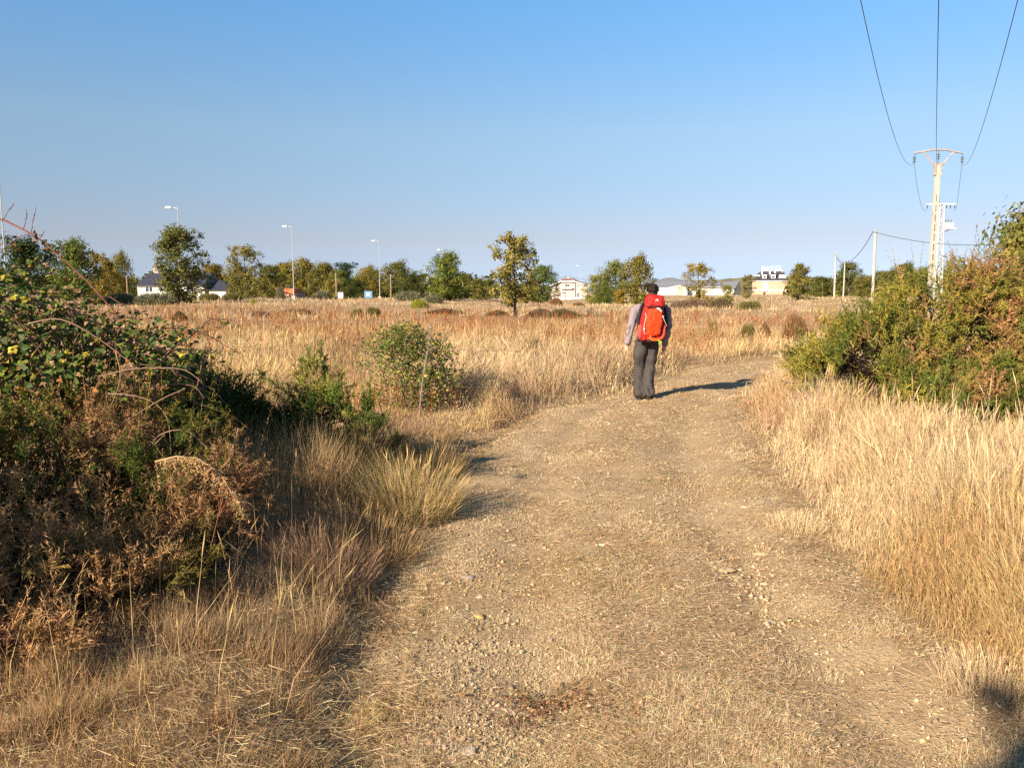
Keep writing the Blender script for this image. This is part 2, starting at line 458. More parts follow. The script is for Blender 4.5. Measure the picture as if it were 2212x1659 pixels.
# the open field beyond
def field():
    b = Buf()
    n = 560000
    y = 1 / (1 / 7.0 - rng.random(n) ** .88 * (1 / 7.0 - 1 / 230))
    x = U(-.80, .80, n) * y
    d = outside(x, y)
    e = .5 * (fnoise(x, y, 1.0, 30) - .45)
    tall = smooth(.1, .9, d - e)
    keep = (d > e) & (rng.random(n) < .3 + .7 * tall) & ~((x > xr(y)) & (y < 12))
    keep &= ~((y < 9.2) & (x > -1.5)) & ~((y < 8) & (x < -4))
    gap = vnoise(x, y, .55, 35); keep &= rng.random(n) < .35 + .65 * smooth(.3, .6, gap)
    x, y, d, tall, gap = x[keep], y[keep], d[keep], tall[keep], gap[keep]; n = len(x)
    t = fnoise(x, y, 4.5, 31); t2 = fnoise(x, y + 300, 2.2, 32); t3 = fnoise(x * .55, y, 9, 33)
    hh = (.45 + .75 * smooth(.35, .62, vnoise(x * .5, y, 4.2, 45))) * (.09 + .31 * tall) * (.18 + .85 * t + .95 * gap ** 1.3) * U(.4, 1.3, n) * (1 - .3 * smooth(30, 60, y))
    hh = hh * (1 - .82 * smooth(-2.9, -2.2, x) * smooth(-.2, -.5, x) * smooth(6.8, 7.4, y) * smooth(11.2, 10.4, y))
    c = lerp(TAN, STRAW, smooth(.30, .52, t2)); c = lerp(c, PALE, .55 * smooth(.5, .68, vnoise(x * .6, y, 3.1, 39)))
    c = lerp(c, PALE, .75 * smooth(22, 13, y) * smooth(-4, 0, x))
    c = lerp(c, MAUVE * 1.25, .55 * smooth(.5, .3, vnoise(x, y, 1.3, 36)))
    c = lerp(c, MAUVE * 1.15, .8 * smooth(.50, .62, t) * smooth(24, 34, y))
    rust = smooth(.47, .57, t3) * smooth(17, 23, y) * (1 - smooth(40, 50, y)) * np.where(x < 6, .75, .25)
    rust = np.maximum(rust, smooth(-4.5, -2.5, x) * (1 - smooth(4, 6, x)) * smooth(23, 27, y) * (1 - smooth(36, 46, y)) * .95)
    rust = np.maximum(rust, smooth(-.44, -.38, x / y) * smooth(-.17, -.23, x / y) * smooth(17, 21, y) * smooth(42, 34, y) * .9)
    rust = rust * smooth(.38, .62, vnoise(x, y, 1.6, 34))
    c = lerp(c, np.array([.30, .125, .05]), rust * .8 * (rng.random(n) < .8))
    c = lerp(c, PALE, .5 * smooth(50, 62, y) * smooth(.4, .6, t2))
    c = jit(c, n, .2)
    dist = np.hypot(x, y); wd = np.maximum(.0024, .00056 * dist) * U(.6, 1.4, n)
    P = np.stack([x, y, h(x, y) - .02], 1)
    wv = np.stack([.08 + .6 * (vnoise(x, y, .7, 37) - .5), .06 + .4 * (vnoise(x, y, .8, 38) - .5), 0 * x], 1)
    nr = y < 24
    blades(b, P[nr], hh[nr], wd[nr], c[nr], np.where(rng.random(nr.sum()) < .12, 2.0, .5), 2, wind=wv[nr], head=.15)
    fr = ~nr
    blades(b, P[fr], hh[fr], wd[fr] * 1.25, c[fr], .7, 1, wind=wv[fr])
    o = b.build('field_grass', M_grass, kind='stuff')
    tag(o, 'dry straw coloured grass with rust red weeds covering the open field')
field()

def russet():
    """rust red seeding weeds: thin stalks with loose heads, standing in drifts"""
    b = Buf(); n = 9000
    y = 1 / (1 / 9.0 - rng.random(n) * (1 / 9.0 - 1 / 52)); x = U(-.62, .42, n) * y
    t3 = fnoise(x * .55, y, 9, 33)
    m = smooth(.44, .58, t3) * smooth(15, 22, y) + smooth(-4.5, -2.5, x) * (1 - smooth(4, 6.5, x)) * smooth(22, 27, y) + .06
    m = np.maximum(m, .55 * ((np.abs(x + 1.75) < .5) & (y < 11)) )
    k = (rng.random(n) < m) & (outside(x, y) > .25)
    x, y = x[k], y[k]; n = len(x)
    hh = U(.3, .62, n); P = np.stack([x, y, h(x, y)], 1)
    c = jit(RUST, n, .2)
    blades(b, P, hh, np.maximum(.004, .0007 * y), c * .8, .25, 2)
    q = 9
    PP = np.repeat(P, q, 0); PP[:, 2] += np.repeat(hh, q) * U(.35, 1.0, n * q); PP[:, :2] += rng.normal(0, .06, (n * q, 2))
    s = np.maximum(.014, .0013 * PP[:, 1]) * U(.6, 1.3, n * q)
    A = rvec(n * q) * s[:, None]; B = rvec(n * q) * s[:, None] * .6
    V = np.stack([PP - A, PP + B, PP + A], 1)
    b.add(V, np.arange(n * q * 3).reshape(-1, 3), np.repeat(jit(np.repeat(c, q, 0), n * q, .15), 3, 0))
    o = b.build('russet_weeds', M_grass, kind='stuff')
    tag(o, 'rust red dried weeds standing in drifts across the field')
russet()

# left verge: matted short grass, tussocks, stray stalks
def verge_left():
    b = Buf()
    n = 210000
    y = 1 / (1 / 2.3 - rng.random(n) * (1 / 2.3 - 1 / 11))
    x = xl(y) + .22 - rng.random(n) * (1.6 + .14 * y)
    d = xl(y) - x
    e = .6 * (fnoise(x, y, .55, 50) - .45) - .04
    t = fnoise(x, y, .42, 51); g = vnoise(x, y, .17, 54)
    keep = (d > e) & (rng.random(n) < (.25 + .75 * smooth(.3, .55, t)) * (.25 + .75 * smooth(.3, .6, g)))
    x, y, d, e, t, g = x[keep], y[keep], d[keep], e[keep], t[keep], g[keep]; n = len(x)
    hh = (.025 + .085 * smooth(.05, .4, d - e) + .30 * smooth(4.4, 6.0, y) * smooth(.1, .7, d - e)) * (.4 + 1.0 * t + .4 * g) * U(.4, 1.4, n)
    hh = hh * (1 - .75 * smooth(-1.15, -1.4, x) * smooth(5.9, 6.6, y)); hh = np.where((y > 7.2) & (x < -.35), np.minimum(hh, .09), hh); c = lerp(TAN, STRAW, smooth(.35, .6, vnoise(x, y, .3, 52))); c = lerp(c, MAUVE * 1.2, .5 * smooth(.42, .6, vnoise(x, y, .7, 53))); c = lerp(c, MAUVE * .8, .7 * (rng.random(n) < .25))
    wv = np.stack([1.6 * (vnoise(x, y, .25, 55) - .5), 1.6 * (vnoise(x, y, .25, 56) - .5), 0 * x], 1) * np.where(hh < .14, 1.3, .35)[:, None]
    blades(b, np.stack([x, y, h(x, y) - .008], 1), hh, np.maximum(.0022, .00056 * y) * U(.6, 1.3, n), jit(c, n, .22), np.where(hh < .14, 1.5, .5), 2, wind=wv)
    k = 14000                                                    # thatch: dead stems lying about
    y = 1 / (1 / 2.3 - rng.random(k) * (1 / 2.3 - 1 / 6)); x = xl(y) + .15 - rng.random(k) * 2.0
    a = U(0, 2 * PI, k); L = U(.03, .13, k)
    P = np.stack([x, y, h(x, y) + U(.01, .06, k)], 1)
    T = np.stack([np.cos(a), np.sin(a), rng.normal(0, .22, k)], 1) * L[:, None] / 2; S = norm(np.cross(T, rvec(k))) * .0010 * U(.7, 1.5, k)[:, None]
    b.add(np.stack([P - T - S, P - T + S, P + T], 1), np.arange(k * 3).reshape(-1, 3), np.repeat(jit(lerp(TAN, PALE, rng.random(k)), k, .15), 3, 0))
    k = 320                                                     # stray tall stalks in front of the bush
    x = U(-2.3, -.8, k); y = U(2.7, 5.4, k)
    blades(b, np.stack([x, y, h(x, y)], 1), U(.15, .5, k), .003, jit(STRAW, k), .6, 2, head=.3)
    o = b.build('verge_grass', M_grass, kind='stuff')
    tag(o, 'short matted dry grass along the left edge of the track')
verge_left()

def tussock(px, py_base, n, hgt, rad, c, label, green=.15):
    X, Y = gp(px, py_base)
    b = Buf()
    r = rad * np.sqrt(rng.random(n)); a = U(0, 2 * PI, n)
    P = np.stack([X + r * np.cos(a), Y + r * np.sin(a), np.zeros(n)], 1); P[:, 2] = h(P[:, 0], P[:, 1]) - .02
    out = np.stack([np.cos(a), np.sin(a), 0 * a], 1) * (.55 * r / rad)[:, None]
    cc = jit(c, n); g = rng.random(n) < green
    cc[g] = jit(OLIVE * 1.3, g.sum())
    base = (X, Y, hz(X, Y))
    hh = hgt * U(.5, 1.1, n) * (1 - .35 * (r / rad))
    blades(b, P, hh, max(.0022, .0006 * Y) * U(.6, 1.3, n), cc, np.where(rng.random(n) < .1, 1.8, .4), 2, wind=out, head=.15)
    e = empty('grass_tussock', base)
    b.build('blades', M_grass, e, off=base, kind='stuff')
    tag(e, label, 'grass tussock', 'grass tussocks beside the track')
tussock(880, 1120, 2100, .62, .34, STRAW, 'tall upright yellow tussock at the foot of the round bramble bush', .22)
tussock(940, 1030, 1100, .40, .25, TAN, 'loose brown tussock behind the yellow one on the left verge', .1)
tussock(790, 1200, 1500, .36, .34, TAN * .95, 'mauve brown tussock on the left verge nearer the camera than the yellow one', .02)
tussock(690, 1270, 1500, .36, .30, MAUVE * 1.4, 'low greyish tussock in the shade of the dead gorse', .02)
tussock(2140, 1480, 1300, .17, .22, PALE, 'small bright straw tussock at the foot of the tall grass by the corner shadow', 0)
tussock(1720, 1135, 1100, .16, .20, PALE, 'small pale tussock lying at the right edge of the gravel', 0)

# loose stuff on the track
def litter():
    b = Buf(); n = 230000
    y = 1 / (1 / 2.2 - rng.random(n) * (1 / 2.2 - 1 / 22)); x = xl(y) - .45 + rng.random(n) * (xr(y) - xl(y) + 1.6)
    d = outside(x, y)
    t = fnoise(x, y, .8, 70)
    k = rng.random(n) < np.clip(.22 + .75 * smooth(.38, .58, t) + .5 * smooth(-.35, .05, d), 0, 1)
    c0 = (x - xl(y)) / (xr(y) - xl(y)); k &= rng.random(len(x)) > .72 * np.exp(-((c0 - .17) / .11) ** 2) + .72 * np.exp(-((c0 - .80) / .08) ** 2)
    x, y, t = x[k], y[k], t[k]; n = len(x)
    L = U(.012, .065, n) * (1 + 1.2 * (rng.random(n) < .08)); a = rng.normal(.25, .9, n); W_ = np.maximum(.0028, .0010 * y) * U(.5, 1.5, n)
    z = hp(x, y) + U(.004, .020, n)
    T = np.stack([np.cos(a), np.sin(a), rng.normal(0, .20, n)], 1) * (L / 2)[:, None]
    S = np.stack([-np.sin(a), np.cos(a), rng.normal(0, .4, n)], 1) * (W_ / 2)[:, None]
    P = np.stack([x, y, z], 1)
    V = np.stack([P - T - S * .6, P + T, P - T + S * .6], 1)
    c = lerp(STRAW * 1.05, TAN, smooth(.3, .7, vnoise(x, y, .3, 71))); q = rng.random(n); c = lerp(c, np.array([.74, .58, .38]), (q < .40) * .85); c = lerp(c, np.array([.18, .11, .065]), (q > .80) * .85)
    b.add(V, np.arange(n * 3).reshape(-1, 3), np.repeat(jit(c, n, .22), 3, 0))
    o = b.build('straw_litter', M_grass, kind='stuff')
    tag(o, 'loose bits of straw and dead stalks strewn over the track')
    b = Buf(); n = 210000                                       # trodden short turf along the middle and the edges
    y = 1 / (1 / 2.2 - rng.random(n) * (1 / 2.2 - 1 / 18)); x = xl(y) + rng.random(n) * (xr(y) - xl(y))
    t = fnoise(x, y, .75, 72); c0 = (x - xl(y)) / (xr(y) - xl(y))
    mid = np.exp(-((c0 - .52) / .17) ** 2) * smooth(5.5, 3.5, y) * .9 + np.exp(-((c0 - .5) / .22) ** 2) * .5 + smooth(.70, 1, c0) * .7 + smooth(.16, 0, c0) * .5 + .30
    k = rng.random(n) < mid * smooth(.42, .58, t)
    x, y, t = x[k], y[k], t[k]; n = len(x)
    c = lerp(TAN, PALE * 1.1, smooth(.40, .60, vnoise(x, y, .35, 73))); c = lerp(c, OLIVE * 1.5, .25 * smooth(.5, .7, vnoise(x, y, .5, 74)))
    bx, by = gp(1175, 1515); br = smooth(.30, .12, np.hypot((x - bx) / 1.4, y - by) + .25 * (vnoise(x, y, .14, 76) - .5)); c = lerp(c, np.array([.24, .13, .065]), br * .7)
    blades(b, np.stack([x, y, hp(x, y) - .004], 1), U(.012, .045, n), np.maximum(.0022, .0007 * y), jit(c, n, .32), 1.6, 1)
    o = b.build('trodden_turf', M_grass, kind='stuff')
    tag(o, 'short trodden dry turf along the middle of the track')
    bx, by = gp(1175, 1515); b = Buf(); n = 1300                                         # patch of dead brown leaves
    gx = rng.normal(0, 1, (n, 2)); x = bx + gx[:, 0] * .20 + .06 * gx[:, 1]; y = by + gx[:, 1] * .10
    k = rng.random(n) < smooth(.30, .6, vnoise(x, y, .12, 75)); x, y = x[k], y[k]; n = len(x)
    P = np.stack([x, y, hp(x, y) + U(.004, .03, n)], 1); s = U(.004, .011, n)[:, None]
    A = rvec(n) * s; B = rvec(n) * s * .6
    b.add(np.stack([P - A, P + B, P + A, P - B], 1), np.concatenate([(np.arange(n) * 4)[:, None] + np.array([0, 1, 2]), (np.arange(n) * 4)[:, None] + np.array([0, 2, 3])]), np.repeat(jit((.26, .145, .075), n, .35), 4, 0))
    o = b.build('dead_leaf_patch', M_grass, kind='stuff')
    tag(o, 'patch of withered dark brown weeds in the middle of the track')
litter()

ICO_V = None
def stone_mesh(seed, flat=.5):
    r = np.random.default_rng(seed)
    b = bpy.data.meshes.new('tmp')
    import bmesh
    bm = bmesh.new(); bmesh.ops.create_icosphere(bm, subdivisions=2, radius=1)
    V = np.array([v.co[:] for v in bm.verts]); F = np.array([[v.index for v in f.verts] for f in bm.faces])
    bm.free(); bpy.data.meshes.remove(b)
    for _ in range(9):                                          # cut facets
        n = norm(r.normal(size=(1, 3)))[0]; k = r.uniform(.55, .85)
        dd = V @ n; V = V - np.where(dd > k, dd - k, 0)[:, None] * n
    V = V * (1 + r.normal(0, .02, (len(V), 1))) * np.array([1, r.uniform(.6, .9), flat])
    return V, F
def pebbles():
    b = Buf()
    base = np.array([[1, 0, 0], [-1, 0, 0], [0, 1, 0], [0, -1, 0], [0, 0, 1], [0, 0, -1.]])
    F0 = np.array([[0, 2, 4], [2, 1, 4], [1, 3, 4], [3, 0, 4], [2, 0, 5], [1, 2, 5], [3, 1, 5], [0, 3, 5]])
    n = 38000
    y = 1 / (1 / 2.2 - rng.random(n) * (1 / 2.2 - 1 / 14)); c0 = rng.random(n); x = xl(y) + c0 * (xr(y) - xl(y))
    k = rng.random(n) < .16 + .8 * np.exp(-((c0 - .17) / .13) ** 2) + .7 * np.exp(-((c0 - .80) / .10) ** 2) * smooth(3.2, 4.2, y)
    x, y = x[k], y[k]; n = len(x)
    s = np.minimum(.0025 + rng.exponential(.0026, n), .015)
    g0, g1 = np.array(gp(1580, 1185)), np.array(gp(1690, 1345)); k = 420; t = rng.random(k)[:, None]
    g = g0 + (g1 - g0) * t + rng.normal(0, .15, (k, 2)) * (1.3 - t)
    x = np.concatenate([x, g[:, 0]]); y = np.concatenate([y, g[:, 1]]); s = np.concatenate([s, np.minimum(.003 + rng.exponential(.0045, k), .022)]); n = len(x)
    a = U(0, 2 * PI, n)
    V = base[None] * (s[:, None] * np.stack([U(.8, 1.4, n), U(.6, 1.1, n), U(.4, .8, n)], 1))[:, None, :] + rng.normal(0, 1, (n, 6, 3)) * (s * .22)[:, None, None]
    ca, sa = np.cos(a)[:, None], np.sin(a)[:, None]
    V = np.stack([V[..., 0] * ca - V[..., 1] * sa, V[..., 0] * sa + V[..., 1] * ca, V[..., 2]], -1)
    V += np.stack([x, y, hp(x, y) + s * .25], 1)[:, None, :]
    t = rng.random(n)[:, None]
    c = np.where(t < .5, (.48, .355, .215), np.where(t < .82, (.40, .285, .17), np.where(t < .93, (.55, .43, .28), (.25, .19, .14))))
    b.add(V, (np.arange(n) * 6)[:, None, None] + F0[None], np.repeat(jit(c, n, .12), 6, 0))
    o = b.build('gravel', M_stone, kind='stuff')
    tag(o, 'small pale gravel lying in the wheel ruts of the track')
pebbles()

def stones():
    rows = [  # px, py, width px, height ratio, colour, label
        (1035, 1327, 36, .5, (.52, .34, .14), 'ochre flat stone in the left rut below the small white pebbles'),
        (1008, 1247, 40, .4, (.30, .25, .21), 'grey flat stone at the left rut farthest from the camera'),
        (1035, 1287, 28, .4, (.50, .40, .28), 'pale thin stone between the grey and the ochre one'),
        (926, 1608, 30, .6, (.50, .32, .15), 'orange brown stone near the bottom edge of the picture'),
        (1012, 1624, 56, .35, (.42, .35, .28), 'long grey slab near the bottom edge of the picture'),
        (898, 1366, 17, .7, (.66, .58, .46), 'white pebble beside the small dark grass shadow'),
        (1192, 995, 14, .6, (.62, .50, .30), 'pale yellow stone on the track past the long bush shadow'),
        (1335, 1352, 11, .7, (.70, .63, .50), 'tiny white pebble in the middle of the track'),
        (1645, 1190, 46, .35, (.50, .37, .22), 'flat tan stone at the head of the washed gully'),
        (1570, 1222, 60, .3, (.46, .33, .19), 'broad tan slab on the left lip of the gully'),
        (1592, 1238, 34, .5, (.42, .29, .16), 'broken tan rock with a dark hollow under it'),
        (1652, 1252, 26, .5, (.50, .38, .23), 'small tan rock right of the hollow'),
        (1665, 1330, 28, .4, (.60, .51, .38), 'pale stone among the white gravel of the gully'),
        (1600, 1255, 22, .5, (.45, .32, .18), 'small brown rock below the hollow'),
        (1690, 1160, 20, .5, (.52, .40, .25), 'small flat stone beside the pale tussock'),
        (1300, 1180, 20, .5, (.62, .53, .40), 'pale stone half buried in the gravel in mid track'),
        (1610, 1100, 22, .5, (.55, .43, .28), 'tan stone near the right rut'),
        (1395, 1215, 16, .5, (.40, .31, .21), 'small brown stone in mid track'),
        (1110, 1170, 18, .4, (.57, .46, .32), 'light stone by the left shadow edge'),
        (1765, 1395, 16, .6, (.55, .45, .32), 'small pale stone on the right near the grass'),
    ]
    for i, (px, py, wpx, r_, c, lab) in enumerate(rows):
        X, Y = gp(px, py); s = wpx / FPX * Y / 2
        V, F = stone_mesh(100 + i, r_ * .55)
        V = V * s
        b = Buf(); b.add(V, F, jit(np.tile(c, (len(V), 1)), len(V), .06))
        o = b.build('stone', M_stone)
        o.location = (X, Y, float(hp(np.array([X]), np.array([Y]))[0]) + s * r_ * .12); o.rotation_euler = (U(-.1, .1), U(-.1, .1), U(-.5, .5))
        tag(o, lab, 'stone', 'stones on the track')
stones()

# ------------------------------------------------------------------ trees
def rhombs(buf, P, N, s, C, asp=.55):
    n = len(P); s = np.broadcast_to(s, (n,))[:, None]
    T = norm(np.cross(N, rvec(n))); B = np.cross(N, T)
    V = np.stack([P - T * s, P + B * s * asp, P + T * s, P - B * s * asp], 1); b = (np.arange(n) * 4)[:, None]
    buf.add(V, np.concatenate([b + np.array([0, 1, 2]), b + np.array([0, 2, 3])]), np.repeat(C, 4, 0))

def make_tree(seed, H, W, lo=.12, nl=16, sub=5, leaf=.13, per=26, cl=.10, pal=((.13, .13, .035), (.19, .17, .045)), shape='oak', trunk_c=(.10, .08, .06), tr=.022):
    g = np.random.default_rng(seed)
    tb, cb = Buf(), Buf()
    ts = np.linspace(0, .93, 7); tp = np.stack([g.normal(0, .02 * H, 7) * ts, g.normal(0, .02 * H, 7) * ts, ts * H], 1)
    tubes(tb, tp, H * tr * (1.05 - ts) + .01 * H * (ts < .01), trunk_c, 6)
    Ps, Ns, Cs = [], [], []
    pal = np.array(pal)
    for i in range(nl):
        t = lo + (1 - lo) * ((i + .5) / nl)
        b = np.array([np.interp(t * .9, ts, tp[:, k]) for k in range(3)])
        az = i * 2.4 + g.normal(0, .35)
        u = (t - lo) / (1 - lo)
        prof = {'oak': math.sin(PI * min(1, u * .80 + .16)) ** .75, 'round': math.sin(PI * min(1, u * .88 + .10)) ** .5,
                'pine': .45 + .55 * u, 'willow': math.sin(PI * min(1, u * .75 + .22)) ** .5, 'cone': 1.05 - u}[shape]
        L = W / 2 * prof * g.uniform(.55, 1.2)
        d = np.array([math.cos(az), math.sin(az), (.12 + .75 * u) * g.uniform(.6, 1.3)]); d /= np.linalg.norm(d)
        e = b + d * L
        tubes(tb, np.stack([b, (b + e) / 2 + [0, 0, -.03 * L], e]), np.array([.010, .006, .003]) * H * (1.15 - .6 * t), trunk_c, 4)
        for j in range(sub):
            s = g.uniform(.38, 1.08)
            c = b + d * L * s + g.normal(0, .17, 3) * L * [1, 1, .8]
            c[2] = max(c[2], .03 * H)
            if j % 2: tubes(tb, np.stack([b + d * L * s * .8, c]), np.array([.004, .0015]) * H, trunk_c, 3)
            r = W * cl * g.uniform(.65, 1.25); k = int(per * g.uniform(.6, 1.3))
            off = g.normal(0, .5, (k, 3)) * r * [1, 1, .75]
            if shape == 'willow': off[:, 2] -= np.abs(g.normal(0, 1.1, k)) * r
            Ps.append(c + off); Ns.append(norm(off / r * 1.0 + [0, 0, .55] + .45 * (c - [0, 0, H * .5]) / H + g.normal(0, .38, (k, 3))))
            cc = pal[0] + (pal[1] - pal[0]) * g.random(); cc = cc * (1 + g.normal(0, .1))
            Cs.append(np.clip(cc * (1 + g.normal(0, .12, (k, 1))) * (1 + g.normal(0, .05, (k, 3))), .01, 1))
    c = tp[-1]; k = per * 2                                     # leader
    off = g.normal(0, .5, (k, 3)) * [W * cl, W * cl, H * .06]
    Ps.append(c + off); Ns.append(norm(off + [0, 0, .1] + g.normal(0, .1, (k, 3)))); Cs.append(np.tile(pal.mean(0), (k, 1)) * (1 + g.normal(0, .18, (k, 1))))
    P = np.concatenate(Ps); N = np.concatenate(Ns); C = np.concatenate(Cs)
    rhombs(cb, P, N, leaf * g.uniform(.6, 1.25, len(P)) / 1.4, C, .62)
    return tb.mesh('trunk', M_bark), cb.mesh('crown', M_crown), H, W

OL = ((.085, .095, .026), (.19, .17, .045)); YO = ((.18, .16, .04), (.31, .255, .06)); DG = ((.05, .066, .022), (.095, .105, .03)); GR = ((.08, .11, .026), (.165, .18, .038))
MO = ((.11, .11, .03), (.215, .185, .048))
PROTO = {
    'oak1': make_tree(1, 7, 6.6, .06, 20, 8, .20, 50, .125, OL), 'oak2': make_tree(2, 7, 6.4, .08, 22, 7, .20, 50, .115, OL),
    'oak3': make_tree(3, 7, 6.0, .05, 22, 7, .19, 46, .11, MO), 'tall': make_tree(4, 9, 7.2, .05, 32, 8, .20, 52, .10, OL),
    'airy': make_tree(5, 7, 6.2, .06, 18, 7, .19, 36, .10, ((.125, .12, .034), (.24, .20, .052))),
    'round1': make_tree(6, 6, 6.6, .03, 24, 8, .20, 50, .13, OL, 'round'), 'round2': make_tree(7, 6, 7.5, .03, 24, 8, .20, 50, .125, MO, 'round'),
    'round3': make_tree(8, 6, 6.2, .03, 22, 8, .19, 50, .13, GR, 'round'),
    'yellow': make_tree(9, 6, 5.2, .06, 18, 7, .19, 44, .12, YO), 'willow': make_tree(10, 8, 7, .08, 24, 8, .18, 52, .11, ((.13, .145, .045), (.21, .215, .065)), 'willow'),
    'pine': make_tree(12, 8, 5, .45, 16, 7, .18, 50, .13, ((.030, .05, .028), (.05, .07, .035)), 'pine'), 'dark': make_tree(13, 6, 6.6, .03, 22, 8, .20, 50, .13, DG, 'round'),
}
def place_tree(kind, px, ptop, pw, Y, label, tint=(1, 1, 1), rz=None, group='trees beyond the field', name='tree', sink=.15):
    tm, cm, H, W = PROTO[kind]
    X = float(at(px, 610, Y)[0]); z0 = hz(X, Y) - sink
    top = at(px, ptop, Y)[2]
    sz = max(1.2, top - z0) / (H * 1.0); sx = (pw / FPX * Y) / (W * .98)
    e = empty(name, (X, Y, z0), U(0, 2 * PI) if rz is None else rz)
    e.scale = (sx, sx, sz)
    for n_, me in (('trunk', tm), ('crown', cm)):
        o = bpy.data.objects.new(n_, me); link(o, e)
        if n_ == 'crown': o.color = (*tint, 1); o['kind'] = 'stuff'
    tag(e, label, 'tree', group)
    return e

G1 = (.85, 1.05, .9); Yl = (1.25, 1.1, .85); Dk = (.75, .85, .85); Br = (1.25, 1.0, .8)
TREES = [
    ('dark', 52, 522, 118, 60, 'dark tree close behind the tall lamp post, half hidden by the bramble bush', Dk),
    ('round3', 157, 526, 112, 88, 'rounded green tree directly behind the arching bramble cane', (1, 1, 1)),
    ('airy', 212, 546, 62, 100, 'thin olive tree just right of the rounded green tree behind the bramble', Br),
    ('oak3', 234, 562, 54, 96, 'small brownish tree with bare stems, left of the wooden post and slate roof', Br),
    ('round2', 262, 552, 42, 104, 'olive tree whose crown touches the house chimney from the left', (1, 1, 1)),
    ('tall', 384, 491, 116, 70, 'tall ragged oak standing in front of the white house with slate roof', (.95, 1, 1)),
    ('round1', 460, 574, 70, 150, 'low tree right of the tall ragged oak, over the hipped slate roof', Br),
    ('round2', 514, 574, 56, 108, 'bushy tree filling the foot of the airy olive tree', (1, 1, 1)),
    ('airy', 532, 531, 82, 104, 'airy olive tree with sky showing through its crown, left of the white lamp', (1, 1, 1)),
    ('oak2', 584, 574, 76, 118, 'dark olive tree above the small house with the orange roof', (1, 1, 1)),
    ('round1', 614, 571, 66, 140, 'tree crown just left of the white lamp post over the orange roof', Yl),
    ('round2', 660, 566, 76, 140, 'golden olive tree just right of the white lamp post over the orange roof', Yl),
    ('oak3', 684, 580, 60, 118, 'low bushy tree in front of the golden olive tree', (1, 1, 1)),
    ('round1', 706, 572, 62, 140, 'round crown left of the tall dark pine', Yl),
    ('pine', 744, 570, 62, 150, 'dark blue green pine rising above the olive trees', (1, 1, 1)),
    ('round3', 738, 588, 62, 128, 'green tree below the dark pine, beside a wooden post', (1, 1, 1)),
    ('yellow', 722, 606, 66, 105, 'low yellowish bush tree at the foot of the dark pine', (1, 1, 1)),
    ('dark', 768, 607, 52, 115, 'nearly black low tree right of the pine and above the blue sign', Dk),
    ('round2', 796, 580, 56, 140, 'olive tree behind the lamp post next to the blue sign', Yl),
    ('oak1', 858, 567, 88, 130, 'broad olive tree right of the thin lamp post beside the blue sign', (1, 1, 1)),
    ('dark', 886, 594, 56, 125, 'dark tree in front of the slate roofed house among trees', (1, 1, 1)),
    ('oak2', 915, 592, 40, 165, 'small crown behind the ridge of the slate roofed house among trees', (1, 1, 1)),
    ('round3', 966, 552, 82, 100, 'bright green tree standing alone under a lamp head, left of the young oak', (1.1, 1.1, .9)),
    ('round1', 1008, 594, 56, 150, 'low tree line crown right of the bright green tree', (1, 1, 1)),
    ('oak3', 1032, 602, 62, 118, 'low olive tree just left of the young oak in the field', (1, 1, 1)),
    ('dark', 990, 620, 44, 112, 'dark low bush under the bright green tree', (1, 1, 1)),
    ('oak1', 1172, 574, 76, 150, 'dark green tree left of the pink apartment house', (.8, 1.05, .95)),
    ('yellow', 1140, 616, 54, 100, 'small yellow leaved tree behind the young oak beside the pink house', (1, 1, 1)),
    ('yellow', 1288, 594, 58, 128, 'yellow green tree at the right corner of the pink house', (.9, 1, .9)),
    ('willow', 1330, 565, 90, 125, 'soft willow with hanging twigs between the pink house and the walker', (1, 1, 1)),
    ('oak1', 1378, 554, 84, 112, 'large olive oak directly behind the head of the walker', Yl),
    ('yellow', 1343, 628, 34, 105, 'small golden bush at the foot of the willow', (1.2, .95, .6)),
    ('round3', 1302, 618, 44, 118, 'dark green shrub tree under the yellow green tree', (1, 1, 1)),
    ('airy', 1510, 569, 72, 78, 'young golden oak in front of the warehouse', Yl),
    ('yellow', 1573, 616, 30, 100, 'small bush at the gable end of the warehouse', (.9, .95, .9)),
    ('airy', 1617, 594, 36, 120, 'slim young oak just left of the hotel', (1, 1, 1)),
    ('oak3', 1726, 569, 64, 100, 'bushy oak just right of the hotel', (1.05, 1, .9)),
    ('round1', 1776, 600, 60, 160, 'dark round tree between the bushy oak and the first telephone pole', Dk),
    ('oak2', 1832, 568, 66, 170, 'tall dark tree behind the three telephone poles', Dk),
    ('round2', 1872, 598, 66, 150, 'low tree behind the nearest telephone pole', (1, 1, 1)),
    ('round1', 1912, 588, 70, 160, 'tree right of the nearest telephone pole', (1, 1, 1)),
    ('oak1', 1953, 570, 78, 160, 'highest tree of the wood left of the concrete power pole', (.9, .95, .95)),
    ('round2', 2000, 584, 66, 150, 'tree directly behind the foot of the concrete power pole', (1, 1, 1)),
    ('oak3', 2060, 592, 80, 150, 'tree right of the lattice mast behind the gorse', (1, 1, 1)),
    ('round1', 2130, 580, 90, 140, 'tree behind the tall gorse sprig right of the lattice mast', (1, 1, 1)),
]
for kind, px, pt, pw, Y, lab, tint in TREES: place_tree(kind, px, pt, pw, Y, lab, tint)

